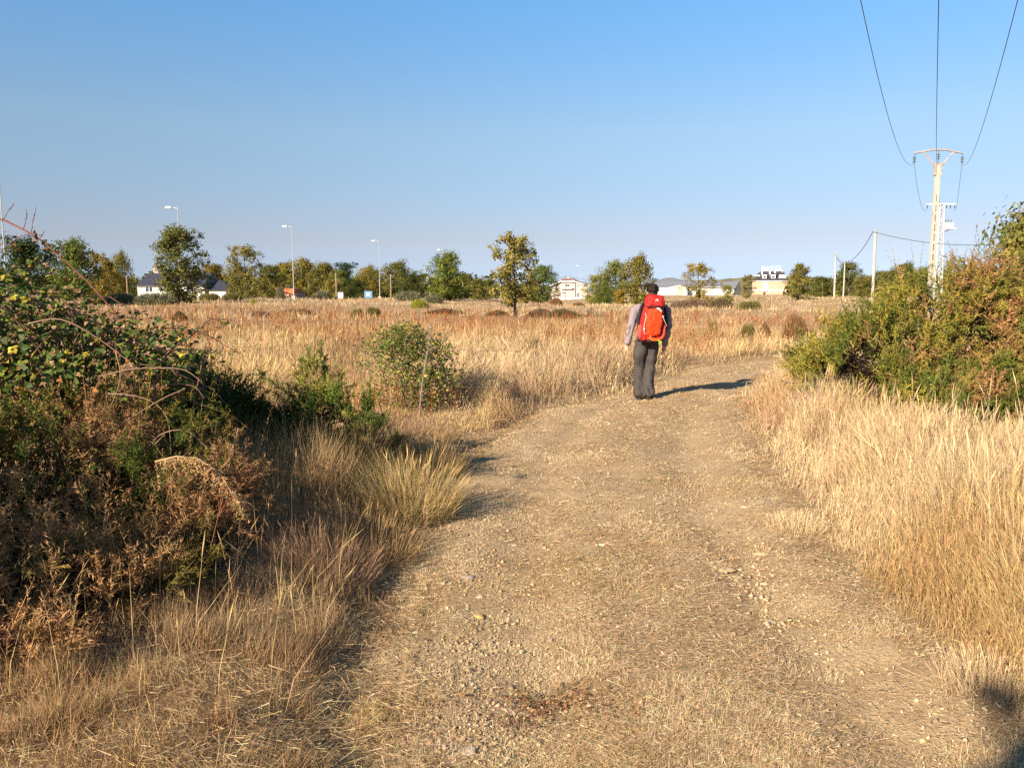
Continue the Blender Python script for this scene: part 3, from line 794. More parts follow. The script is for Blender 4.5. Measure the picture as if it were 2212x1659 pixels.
# the young oak in the field and the oak at the right edge get leaves of their own
PROTO['young'] = make_tree(31, 5.6, 4.1, .22, 30, 7, .13, 32, .078, ((.13, .13, .036), (.33, .265, .07)), 'oak', (.11, .08, .06), .017)
e = place_tree('young', 1113, 506, 122, 45, 'young olive oak with ragged crown standing alone in the field', rz=1.9, group='oaks in the field', sink=.1)
PROTO['edge'] = make_tree(33, 4.6, 4.6, .04, 34, 9, .13, 85, .14, ((.125, .12, .032), (.25, .205, .05)), 'round', (.12, .09, .06), .02)
place_tree('edge', 2285, 425, 270, 17, 'olive oak cut off by the right edge, above the gorse', (1, 1, 1), group='oaks in the field')
tm, cm, _, _ = make_tree(40, 6.0, 1.75, .15, 26, 7, .14, 44, .16, OL, 'pine')  # unseen tree, added only to throw shade into the lower right corner
e = empty('tree', (-4.30, -5.73, 0)); link(bpy.data.objects.new('trunk', tm), e); o = link(bpy.data.objects.new('crown', cm), e); o['kind'] = 'stuff'
tag(e, 'made up slim tree behind the camera, added to cast the lower right corner shadow', 'tree', 'oaks in the field')

def far_wood():
    b = Buf(); n = 190
    Y = U(170, 330, n); px = U(-300, 2500, n); keep = ~((px > 1165) & (px < 1300)) & ~((px > 1395) & (px < 1705)); Y, px = Y[keep], px[keep]; n = len(Y)
    X = (px - 1106) / FPX * Y
    R_ = U(2.4, 5.0, n); Hh = np.minimum(U(4.0, 8.0, n), (632 - 588) / FPX * Y + 1.0)
    Z0 = h(X, Y)
    k = 120
    u = rvec(n * k); u[:, 2] = np.abs(u[:, 2]); rr = U(.7, 1.05, n * k)[:, None]
    off = u * rr * np.repeat(np.stack([R_, R_, Hh], 1), k, 0)
    P = np.repeat(np.stack([X, Y, Z0], 1), k, 0) + off
    c = np.repeat(lerp(np.array([.085, .092, .027]), np.array([.18, .155, .043]), rng.random(n)), k, 0)
    rhombs(b, P, norm(u + rng.normal(0, .5, u.shape)), U(.35, .8, n * k), jit(c, n * k, .2), .7)
    n = 230; Y = U(145, 180, n); px = U(60, 1060, n); X = (px - 1106) / FPX * Y; Z0 = h(X, Y); k = 130
    R_ = U(1.4, 3.2, n); Hh = np.maximum(1.0, 1.65 + (632 - U(584, 612, n)) / FPX * Y - Z0)
    u = rvec(n * k); u[:, 2] = np.abs(u[:, 2]); off = u * U(.6, 1.05, n * k)[:, None] * np.repeat(np.stack([R_, R_, Hh], 1), k, 0)
    c = np.repeat(lerp(np.array([.075, .085, .026]), np.array([.17, .145, .04]), rng.random(n)), k, 0)
    rhombs(b, np.repeat(np.stack([X, Y, Z0], 1), k, 0) + off, norm(u + rng.normal(0, .4, u.shape)), U(.19, .38, n * k), jit(c, n * k, .15), .7)
    o = b.build('far_woodland', M_crown, kind='stuff')
    tag(o, 'low belt of woodland closing the view behind the single trees')
far_wood()

# ------------------------------------------------------------------ gorse
def axis_spines(buf, A, D, L, M, sl, sw, C, curve=None, fwd=.75):
    """A starts, D directions, L lengths: a thin stem each, with M spines along it"""
    n = len(A)
    up = np.zeros((n, 3)) if curve is None else curve
    S = norm(np.cross(D, rvec(n))) * sw * .6
    def pt(t): return A + D * (L[:, None] * t) + up * (L[:, None] * t ** 2)
    V = np.stack([A - S, A + S, pt(1.0)], 1); buf.add(V, np.arange(n * 3).reshape(-1, 3), np.repeat(C * .9, 3, 0))
    t = ((np.arange(M)[None, :] + rng.random((n, M))) / M)
    tt = t.ravel()[:, None]
    P = np.repeat(A, M, 0) + np.repeat(D * L[:, None], M, 0) * tt + np.repeat(up * L[:, None], M, 0) * tt ** 2
    perp = rvec(n * M); DD = np.repeat(D, M, 0)
    perp = norm(perp - (perp * DD).sum(1, keepdims=True) * DD)
    sd = norm(DD * fwd + perp + rng.normal(0, .15, perp.shape))
    ln = sl * (1.15 - .5 * tt[:, 0]) * U(.6, 1.25, n * M)
    B = norm(np.cross(sd, rvec(n * M))) * (sw / 2)
    V = np.stack([P - B, P + B, P + sd * ln[:, None]], 1)
    CC = np.repeat(C, M, 0) * (1 + rng.normal(0, .13, (n * M, 1)))
    buf.add(V, np.arange(n * M * 3).reshape(-1, 3), np.repeat(CC, 3, 0))

def gorse_shoots(buf, lobes, n, L=(.16, .38), sl=.028, sw=.0042, M=12, lat=6, pal=None, upb=.55, shell=.45, out=.8, zmin=.04, core=.8, lead=18):
    cs = np.array([l[:3] for l in lobes]); rs = np.array([l[3:6] for l in lobes])
    wt = np.array([l[6] if len(l) > 6 else l[3] * l[5] for l in lobes]); wt = wt / wt.sum()
    i = rng.choice(len(lobes), n, p=wt)
    u = rvec(n); u[:, 2] = np.where(u[:, 2] < -.35, -u[:, 2], u[:, 2])
    r = shell + (1 - shell) * rng.random(n) ** .55
    P = cs[i] + u * rs[i] * r[:, None]
    m = max(6, n // 9); cl_ = rng.integers(0, m, n); q = rng.random(n) < .8      # most shoots stand in clumps, gaps between
    P = np.where(q[:, None], P[cl_] + rng.normal(0, .055, (n, 3)) * (.6 + rs[i] * .5), P); u = np.where(q[:, None], norm(u[cl_] + rng.normal(0, .25, (n, 3))), u); i = np.where(q, i[cl_], i); r = np.where(q, r[cl_], r)
    gz = h(P[:, 0], P[:, 1]); k = P[:, 2] > gz + zmin; P, u, i, r = P[k], u[k], i[k], r[k]; n = len(P)
    D = norm(norm(u / rs[i]) * out + np.array([0, 0, upb]) + rng.normal(0, .42, (n, 3)))
    LL = U(*L, n)
    C = pal(P, n)
    nc = int(n * core)                                          # filler twigs inside, coloured near black to stand for deep shade
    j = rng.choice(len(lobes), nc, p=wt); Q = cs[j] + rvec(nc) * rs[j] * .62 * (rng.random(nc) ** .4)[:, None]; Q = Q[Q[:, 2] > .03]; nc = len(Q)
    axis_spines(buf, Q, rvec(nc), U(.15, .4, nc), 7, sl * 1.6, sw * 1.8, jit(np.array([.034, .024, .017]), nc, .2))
    cv = np.stack([np.zeros(n), np.zeros(n), rng.normal(-.08, .16, n)], 1)
    axis_spines(buf, P, D, LL, M * 2 + 8, sl, sw, C, cv)
    nl_ = max(4, n // lead); top_ = np.argsort(-(r + .25 * u[:, 2]) + rng.normal(0, .12, n))[:nl_]   # long leaders standing out of the outline
    axis_spines(buf, P[top_], norm(D[top_] * .6 + np.array([0, 0, .7]) + rng.normal(0, .22, (nl_, 3))), U(1.1, 1.8, nl_) * L[1], M * 4, sl * .8, sw, C[top_] * 1.05, fwd=.9)
    t = np.repeat(U(.12, .85, n * lat).reshape(n, lat), 1, 0).ravel()
    A = np.repeat(P, lat, 0) + np.repeat(D * LL[:, None], lat, 0) * t[:, None] + np.repeat(cv * LL[:, None], lat, 0) * t[:, None] ** 2
    pr = rvec(n * lat); DD = np.repeat(D, lat, 0); pr = norm(pr - (pr * DD).sum(1, keepdims=True) * DD)
    D2 = norm(DD * .8 + pr * .85)
    L2 = np.repeat(LL, lat) * (.16 + .42 * (1 - t)) * U(.7, 1.2, n * lat)
    C2 = np.repeat(C, lat, 0) * (1 + rng.normal(0, .12, (n * lat, 1)))
    axis_spines(buf, A, D2, L2, M, sl * .85, sw, C2)

def pal3(green, gold, brown, sc, seed, wg=.5, wb=.5, hi=None):
    def f(P, n):
        a = vnoise(P[:, 0] + P[:, 2] * .6, P[:, 1] + P[:, 2], sc, seed); b2 = vnoise(P[:, 0] - P[:, 2], P[:, 1] * .7 + P[:, 2] * .8, sc * .7, seed + 9)
        a = a + rng.normal(0, .08, n); b2 = b2 + rng.normal(0, .09, n)
        c = lerp(np.array(gold), np.array(green), smooth(1 - wg - .1, 1 - wg + .1, a))
        if hi is not None: b2 = b2 - hi(P)
        c = lerp(c, np.array(brown), smooth(1 - wb - .07, 1 - wb + .07, b2))
        return jit(c, n, .13)
    return f

def wood(buf, base, targets, r0, c, n=5):
    for tgt in targets:
        tgt = np.asarray(tgt, float); m = (base + tgt) / 2 + rng.normal(0, .08, 3) * np.linalg.norm(tgt - base) + [0, 0, .12 * np.linalg.norm(tgt - base)]
        tt = np.linspace(0, 1, 6)[:, None]
        pts = (1 - tt) ** 2 * base + 2 * tt * (1 - tt) * m + tt ** 2 * tgt
        tubes(buf, pts, r0 * np.linspace(1, .25, 6), jit(np.array(c), 1)[0], n)

def lobe_targets(lobes, k):
    out = []
    for _ in range(k):
        l = lobes[rng.integers(len(lobes))]; u = rvec(1)[0]; u[2] = abs(u[2])
        out.append(np.array(l[:3]) + u * np.array(l[3:6]) * rng.uniform(.5, .95))
    return out

GN = (.085, .125, .028); GY = (.19, .185, .035); GB = (.31, .185, .085); GD = (.36, .235, .125)
def gorse_bush(name, base, lobes, n, pal, label, cat='gorse bush', group='gorse bushes beside the track', nw=14, r0=.016, extra=None, **kw):
    e = empty(name, base)
    fb, sb = Buf(), Buf()
    gorse_shoots(fb, lobes, n, pal=pal, **kw)
    wood(sb, np.array(base, float), lobe_targets(lobes, nw), r0, (.20, .14, .09))
    if extra: extra(fb, sb)
    sb.build('stems', M_bark, e, off=base, kind='stuff')
    fb.build('foliage', M_gorse, e, off=base, kind='stuff')
    tag(e, label, cat, group)
    return e

# big gorse on the right
def sprig(fb, sb):
    base = np.array([5.62, 9.7, 1.7])
    for tip, k in (((5.92, 9.7, 2.42), 26), ((5.75, 9.75, 2.30), 18), ((5.25, 9.7, 2.02), 16), ((5.05, 9.8, 1.72), 12), ((6.05, 9.6, 2.1), 12), ((5.5, 9.6, 2.2), 12)):
        tip = np.array(tip); wood(sb, base, [tip], .008, (.22, .15, .08))
        t = np.linspace(.15, 1, k)[:, None]; A = base + (tip - base) * t + rng.normal(0, .025, (k, 3))
        D = norm((tip - base) / np.linalg.norm(tip - base) * .9 + rvec(k) * .75)
        C = np.where(t < .55, (.30, .17, .06), (.10, .14, .035)) * (1 + rng.normal(0, .12, (k, 1)))
        axis_spines(fb, A, D, U(.12, .30, k), 22, .035, .008, C)
RL = [(4.6, 9.9, .62, .95, .85, .72), (5.6, 10.1, .90, 1.1, 1.0, .98), (6.9, 9.9, 1.05, 1.2, 1.1, 1.1), (4.15, 10.6, .42, .50, .55, .45), (5.9, 9.0, .5, .95, .6, .5), (4.85, 9.2, .42, .65, .5, .42), (6.9, 8.7, .55, .9, .6, .55), (4.45, 10.9, .7, .5, .5, .5), (5.5, 8.55, .30, .95, .45, .34, .8), (6.7, 8.2, .36, .9, .5, .40, .8), (4.7, 8.9, .28, .5, .4, .3, .35)]
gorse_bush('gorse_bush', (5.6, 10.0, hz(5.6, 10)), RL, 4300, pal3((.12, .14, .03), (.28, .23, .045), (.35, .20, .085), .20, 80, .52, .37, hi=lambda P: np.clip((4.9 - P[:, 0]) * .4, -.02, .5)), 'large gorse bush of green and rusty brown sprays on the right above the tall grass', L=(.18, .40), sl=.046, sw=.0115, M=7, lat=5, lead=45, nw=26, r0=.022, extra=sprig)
gorse_bush('gorse_bush', (8.9, 9.8, hz(8.9, 9.8)), [(8.9, 9.8, 1.0, 1.3, 1.1, 1.05)], 600, pal3((.11, .14, .03), (.24, .20, .045), (.28, .15, .06), .5, 84, .5, .4), 'gorse bush running on past the right edge behind the tall grass', L=(.25, .5), sl=.045, sw=.011, M=8, lat=5)

# left hand thicket
def dead_arch(fb, sb):
    arch = np.array([at(px, py, 4.15) for px, py in ((335, 997), (381, 986), (426, 990), (457, 1010), (487, 1037), (515, 1073))])
    tubes(sb, arch, np.linspace(.006, .002, 6), (.36, .24, .13), 5)
    seg = np.repeat(np.arange(5), 16); t = rng.random(len(seg))[:, None]
    A = arch[seg] * (1 - t) + arch[seg + 1] * t
    D = norm(arch[seg + 1] - arch[seg]); D = norm(D * .6 + np.array([0, -.1, -.7]) + rng.normal(0, .3, D.shape))
    axis_spines(fb, A, D, U(.06, .19, len(A)), 24, .026, .0055, jit((.50, .33, .16), len(A), .12))
    for px, py0, py1, dx, Y in ((425, 1420, 1250, 8, 3.75), (448, 1290, 1195, 60, 3.9), (195, 1460, 1230, -15, 3.55), (250, 1470, 1250, 25, 3.5), (300, 1400, 1180, 15, 3.7), (90, 1300, 1150, -15, 3.6), (410, 1400, 1330, -40, 3.75)):
        a = at(px, py0, Y); a[2] = hz(a[0], a[1]); b_ = at(px + dx, py1, Y + .05)
        tubes(sb, np.stack([a, (a + b_) / 2 + rng.normal(0, .02, 3), b_]), np.array([.009, .007, .004]), (.24, .16, .10), 5)
        k = 34; t = rng.random(k)[:, None]; A = a + (b_ - a) * t + rng.normal(0, .008, (k, 3))
        axis_spines(fb, A, norm((b_ - a)[None] * .6 + rvec(k) * .5), U(.05, .14, k), 16, .024, .0042, jit((.34, .215, .115), k, .15))
LL_ = [(-2.15, 4.45, .50, .62, .60, .46), (-2.75, 4.25, .55, .65, .60, .55), (-1.85, 4.55, .42, .40, .45, .36), (-3.3, 4.2, .55, .7, .7, .6), (-2.5, 3.75, .40, .55, .45, .42), (-2.35, 4.9, .6, .6, .6, .5), (-2.0, 3.75, .26, .42, .36, .30), (-1.72, 4.15, .28, .34, .36, .30), (-2.95, 3.45, .42, .5, .45, .45), (-2.25, 3.25, .28, .42, .38, .34, .4), (-1.80, 3.55, .20, .36, .34, .28, .3), (-2.6, 2.95, .28, .5, .4, .36, .35), (-2.05, 3.0, .14, .40, .34, .24, .2)]
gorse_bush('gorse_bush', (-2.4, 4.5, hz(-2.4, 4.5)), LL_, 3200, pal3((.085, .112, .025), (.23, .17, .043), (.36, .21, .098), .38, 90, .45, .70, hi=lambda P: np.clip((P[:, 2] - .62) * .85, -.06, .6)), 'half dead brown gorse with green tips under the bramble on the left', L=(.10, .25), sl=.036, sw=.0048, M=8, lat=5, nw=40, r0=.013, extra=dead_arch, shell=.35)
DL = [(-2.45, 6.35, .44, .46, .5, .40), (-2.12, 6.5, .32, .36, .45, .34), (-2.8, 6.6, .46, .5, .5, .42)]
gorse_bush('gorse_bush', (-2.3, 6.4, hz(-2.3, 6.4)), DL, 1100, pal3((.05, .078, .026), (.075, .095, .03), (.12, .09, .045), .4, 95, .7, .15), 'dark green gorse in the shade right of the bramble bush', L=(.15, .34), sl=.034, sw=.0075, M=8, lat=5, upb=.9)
def sprigs2(fb, sb):
    base = np.array([-1.6, 6.95, .5])
    for px, py in ((690, 745), (640, 810), (735, 815), (800, 900), (560, 805), (700, 770)):
        tip = at(px, py, 7.2); wood(sb, base, [tip], .006, (.2, .17, .07))
        k = 26; t = np.linspace(.3, 1, k)[:, None]; A = base + (tip - base) * t
        axis_spines(fb, A, norm((tip - base)[None] / np.linalg.norm(tip - base) * .9 + rvec(k) * .6), U(.08, .2, k) * (1.2 - .7 * t[:, 0]), 16, .030, .009, jit((.15, .18, .038), k, .12))
    base2 = at(680, 1080, 6.9)
    for px, py in ((820, 1003), (790, 1010)):
        tip = at(px, py, 6.9); wood(sb, base2, [tip], .005, (.2, .17, .07)); k = 12; t = np.linspace(.3, 1, k)[:, None]
        axis_spines(fb, base2 + (tip - base2) * t, norm((tip - base2)[None] + rvec(k) * .25), U(.06, .14, k), 14, .024, .006, jit((.22, .21, .05), k, .12))
SL = [(-1.52, 6.8, .44, .34, .4, .38), (-1.24, 6.7, .34, .26, .3, .30), (-1.75, 7.1, .58, .33, .35, .38), (-1.35, 6.3, .18, .28, .3, .2)]
gorse_bush('gorse_bush', (-1.75, 7.1, hz(-1.75, 7.1)), SL, 340, pal3((.115, .155, .033), (.26, .24, .05), (.32, .22, .085), .3, 98, .6, .2), 'small bright green gorse with upright sprigs left of the yellow tussock', L=(.10, .28), sl=.032, sw=.0075, M=8, lat=5, upb=.9, extra=sprigs2)
gorse_bush('gorse_bush', (-3.4, 2.2, hz(-3.4, 2.2)), [(-3.35, 2.5, .75, .65, .7, .74), (-3.6, 1.5, .5, .6, .7, .5), (-3.9, 3.3, .8, .7, .7, .78)], 1000, pal3((.10, .145, .03), (.22, .2, .045), (.3, .18, .085), .4, 99, .5, .5), 'gorse thicket continuing past the left edge beside the camera', L=(.18, .4), sl=.04, sw=.010, M=8, lat=5)

# ------------------------------------------------------------------ brambles
def leaflet(L, Wd, fold=.25):
    """one oval leaflet, folded along its midrib, stalk at the origin, pointing +x"""
    xs_ = np.array([0, .3, .65, 1.0]) * L; ws = np.array([.0, .5, .42, .0]) * Wd
    V = [(0, 0, 0)]
    for x_, w_ in zip(xs_[1:3], ws[1:3]): V += [(x_, w_, w_ * fold), (x_, 0, 0), (x_, -w_, w_ * fold)]
    V += [(L, 0, -.08 * L)]
    F = [(0, 2, 1), (0, 3, 2), (1, 2, 5), (1, 5, 4), (2, 3, 6), (2, 6, 5), (4, 5, 7), (5, 6, 7)]
    return np.array(V, float), np.array(F)
def trifoil(L, seed):
    g = np.random.default_rng(seed); V, F = [], []
    for a, s in ((0, 1.0), (1.15, .82), (-1.15, .82)):
        v, f = leaflet(L * s * g.uniform(.9, 1.1), L * s * .72, g.uniform(.1, .4)); a += g.normal(0, .12); tw = g.normal(0, .25)
        v = v @ np.array([[1, 0, 0], [0, math.cos(tw), math.sin(tw)], [0, -math.sin(tw), math.cos(tw)]])
        v = v @ np.array([[math.cos(a), math.sin(a), 0], [-math.sin(a), math.cos(a), 0], [0, 0, 1]])
        v[:, 0] += .25 * L; F.append(f + len(V) * 8); V.append(v)
    return np.concatenate(V), np.concatenate(F)
def frames(N):
    n = len(N); T = norm(np.cross(N, rvec(n))); B = np.cross(N, T)
    return np.stack([T, B, N], 1)                               # rows: local x, y, z
LEAFC = np.array([(.095, .135, .024), (.055, .09, .02), (.165, .19, .03), (.44, .36, .045), (.31, .185, .095), (.23, .135, .075), (.40, .15, .04)])
def small_leaf(k):                                              # a far leaf: three bent diamonds
    g = np.random.default_rng(800 + k); V, F = [], []
    for q, (a, s_) in enumerate(((0, 1.0), (1.15, .82), (-1.15, .82))):
        a += g.normal(0, .15); c, s2 = math.cos(a), math.sin(a); z = g.normal(0, .08, 4)
        for j, (x_, y_) in enumerate(((0, 0), (.5, .38), (1, 0), (.5, -.38))): V.append((.25 + s_ * (x_ * c - y_ * s2), s_ * (x_ * s2 + y_ * c), z[j]))
        F += [(4 * q, 4 * q + 2, 4 * q + 1), (4 * q, 4 * q + 3, 4 * q + 2)]
    return np.array(V), np.array(F)
def leaf_cloud(buf, P, N, L, ci, jt=.15, far=False):
    Fr = frames(N); protos = [small_leaf(k) if far else trifoil(1.0, 500 + k) for k in range(4)]
    w_ = rng.integers(0, 4, len(P)); C = jit(LEAFC[ci], len(P), jt)
    for k in range(4):
        s = np.nonzero(w_ == k)[0]; v, f = protos[k]; m = len(v)
        V = np.einsum('vk,nkj->nvj', v, Fr[s]) * np.broadcast_to(L, (len(P),))[s][:, None, None] + P[s][:, None, :]
        buf.add(V, f[None] + (np.arange(len(s)) * m)[:, None, None], np.repeat(C[s], m, 0))
def lobe_points(lobes, n, r0=.6):
    cs = np.array([l[:3] for l in lobes]); rs = np.array([l[3:6] for l in lobes]); wt = rs.prod(1) ** .66; wt /= wt.sum()
    i = rng.choice(len(lobes), n, p=wt); u = rvec(n); u[:, 2] = np.where(u[:, 2] < -.4, -u[:, 2], u[:, 2])
    r = r0 + (1.04 - r0) * rng.random(n) ** .6
    bump = .82 + .36 * vnoise(u[:, 0] * 2 + cs[i, 0], u[:, 1] * 2 + u[:, 2] * 2, .5, 61)
    P = cs[i] + u * rs[i] * (r * bump)[:, None]
    k = P[:, 2] > h(P[:, 0], P[:, 1]) + .05
    return P[k], norm(u / rs[i])[k], r[k]
def leaf_mesh(L, c, seed):
    v, f = trifoil(L, seed); b = Buf(); b.add(v, f, jit(np.tile(c, (len(v), 1)), len(v), .07)); return b.mesh('leaf', M_leaf)
LEAFM = [[leaf_mesh(1.0, LEAFC[c], 700 + 10 * c + k) for k in range(2)] for c in range(len(LEAFC))]

def cane(buf, pts, r0, r1, c, thorn=.012, gap=.03):
    pts = np.asarray(pts, float); m = len(pts)
    t = np.linspace(0, m - 1, (m - 1) * 4 + 1); i = np.minimum(t.astype(int), m - 2); f = (t - i)[:, None]
    p0 = pts[np.maximum(i - 1, 0)]; p1 = pts[i]; p2 = pts[i + 1]; p3 = pts[np.minimum(i + 2, m - 1)]
    q = .5 * (2 * p1 + (p2 - p0) * f + (2 * p0 - 5 * p1 + 4 * p2 - p3) * f ** 2 + (3 * p1 - p0 - 3 * p2 + p3) * f ** 3)
    tubes(buf, q, np.linspace(r0, r1, len(q)), c, 5)
    ln = np.linalg.norm(np.diff(q, axis=0), axis=1).sum(); k = max(4, int(ln / gap))
    s = rng.random(k) * (len(q) - 1.01); j = s.astype(int); A = q[j] + (q[j + 1] - q[j]) * (s - j)[:, None]
    D = rvec(k) * thorn; B = rvec(k) * thorn * .22
    buf.add(np.stack([A - B, A + B, A + D], 1), np.arange(k * 3).reshape(-1, 3), np.tile(c, (k * 3, 1)))
    return q

def bramble():
    lobes = [(-2.75, 5.15, .95, .62, .65, .50), (-3.25, 5.0, 1.15, .65, .65, .58), (-2.45, 5.3, .88, .42, .5, .45), (-3.6, 4.9, 1.32, .6, .7, .68), (-2.9, 5.8, 1.0, .7, .6, .5), (-3.6, 5.8, 1.2, .8, .7, .62), (-3.02, 4.65, .95, .5, .45, .42)]
    base = (-3.0, 5.2, hz(-3, 5.2)); e = empty('bramble_bush', base)
    P, N, r = lobe_points(lobes, 6500)
    Nn = norm(N * .6 + np.array([-.25, -.45, .55]) + rng.normal(0, .6, N.shape))
    pat = vnoise(P[:, 0] + P[:, 2], P[:, 2] * 1.3 + P[:, 1] * .5, .28, 66)
    pr = np.stack([np.full(len(P), .24), np.full(len(P), .27), np.full(len(P), .12), .05 + .06 * (pat > .6), .14 + .40 * (pat < .45), .16 + .3 * (pat < .45), np.full(len(P), .025)], 1)
    ci = (rng.random((len(P), 1)) > np.cumsum(pr / pr.sum(1, keepdims=True), 1)).sum(1)
    L = U(.026, .052, len(P)); L = np.where(ci >= 4, L * .68, L)
    # the leaves that show largest: nearest, outermost, facing the camera
    toc = norm(CAM - P); px_ = 1106 + P[:, 0] / P[:, 1] * FPX
    score = (Nn * toc).sum(1) * L / np.linalg.norm(P - CAM, axis=1) * (r > .93) * (px_ > 0) * ((N * toc).sum(1) > .1)
    big = np.argsort(-score)[:300]
    rest = np.ones(len(P), bool); rest[big] = False
    b = Buf(); leaf_cloud(b, P[rest], Nn[rest], L[rest], ci[rest])
    Fr = frames(Nn)
    for q in big:
        o = bpy.data.objects.new('leaf', LEAFM[ci[q]][int(rng.integers(2))])
        o.matrix_local = Matrix.Translation(Vector(P[q] - np.array(base))) @ Matrix([list(x) for x in Fr[q].T]).to_4x4() @ Matrix.Scale(float(L[q]), 4)
        link(o, e)
    cb = Buf()
    top = cane(cb, [at(px, py, 4.3) for px, py in ((-230, 900), (-215, 640), (-140, 510), (-60, 474), (0, 474), (25, 484), (57, 500), (82, 515), (100, 529), (125, 552), (155, 577), (200, 620), (260, 690))], .0065, .003, (.22, .09, .07))
    for px, py, qx, qy in ((4, 478, 18, 455), (18, 455, 30, 440), (50, 495, 57, 472), (57, 472, 56, 452), (66, 505, 70, 480), (70, 480, 78, 447), (84, 516, 96, 500), (0, 545, 18, 528), (18, 528, 40, 512), (40, 512, 62, 505)):
        cane(cb, [at(px, py, 4.3), at((px + qx) / 2 + 1, (py + qy) / 2, 4.3), at(qx, qy, 4.3)], .003, .0012, (.20, .11, .10), .014, .03)
    for pts, Y in ((((250, 830), (305, 750), (335, 720), (365, 709), (411, 713), (457, 728), (487, 747), (517, 762)), 5.3), (((330, 800), (381, 747), (405, 732), (435, 707), (457, 691), (499, 690)), 5.35), (((250, 790), (330, 765), (378, 756), (427, 756), (515, 760)), 5.3)):
        cane(cb, [at(px, py, Y) for px, py in pts], .006, .002, (.075, .045, .04), .012, .035)
    for pts, Y in ((((150, 830), (270, 800), (340, 795), (400, 800), (440, 830)), 4.7), (((200, 960), (280, 905), (350, 862), (400, 840)), 4.55), (((230, 850), (310, 860), (360, 900), (370, 990)), 4.6), (((300, 990), (345, 940), (400, 930), (440, 960), (470, 1000)), 4.5), (((505, 960), (490, 1010), (480, 1090)), 4.6), (((515, 925), (500, 990), (478, 1060)), 4.6), (((250, 760), (260, 820), (230, 900)), 4.6), (((60, 700), (130, 690), (210, 730), (290, 790)), 4.6)):
        cane(cb, [at(px, py, Y) for px, py in pts], .0045, .002, (.27, .17, .12), .010, .03)
    for _ in range(70):
        a = np.array([-3.0 + U(-.6, .8), 5.3 + U(-.5, .5), .25]); l = lobes[rng.integers(len(lobes))]; u = rvec(1)[0]; u[2] = abs(u[2]) * .8
        t_ = np.array(l[:3]) + u * np.array(l[3:6]) * 1.05; m = (a + t_) / 2 + np.array([0, 0, .45]) + rng.normal(0, .12, 3)
        cane(cb, [a, m, t_, t_ + (t_ - m) * .35 + np.array([0, 0, -.12])], .0055, .002, jit((.22, .13, .09), 1)[0], .01, .06)
    # leaves along the free canes
    A = []
    for pts, Y, k in ((((70, 505), (100, 529), (125, 552)), 4.3, 34), (((0, 545), (62, 505)), 4.3, 16), (((350, 712), (411, 713), (457, 728), (517, 762)), 5.3, 40), (((381, 747), (435, 707), (499, 690)), 5.35, 34), (((380, 756), (500, 760)), 5.3, 30)):
        w3 = np.array([at(px, py, Y) for px, py in pts]); s = rng.random(k) * (len(pts) - 1.01); j = s.astype(int)
        A.append(w3[j] + (w3[j + 1] - w3[j]) * (s - j)[:, None] + rng.normal(0, .012, (k, 3)))
    A = np.concatenate(A); leaf_cloud(b, A, norm(np.array([0, -.3, .8]) + rng.normal(0, .6, A.shape)), U(.012, .022, len(A)), rng.choice([1, 1, 1, 4, 5, 6], len(A)))
    b.build('leaves', M_leaf, e, off=base, kind='stuff')
    cb.build('canes', M_bark, e, off=base, kind='stuff')
    tag(e, 'tall bramble bush with green, yellow and withered leaves at the left edge', 'bramble bush', 'brambles')
bramble()

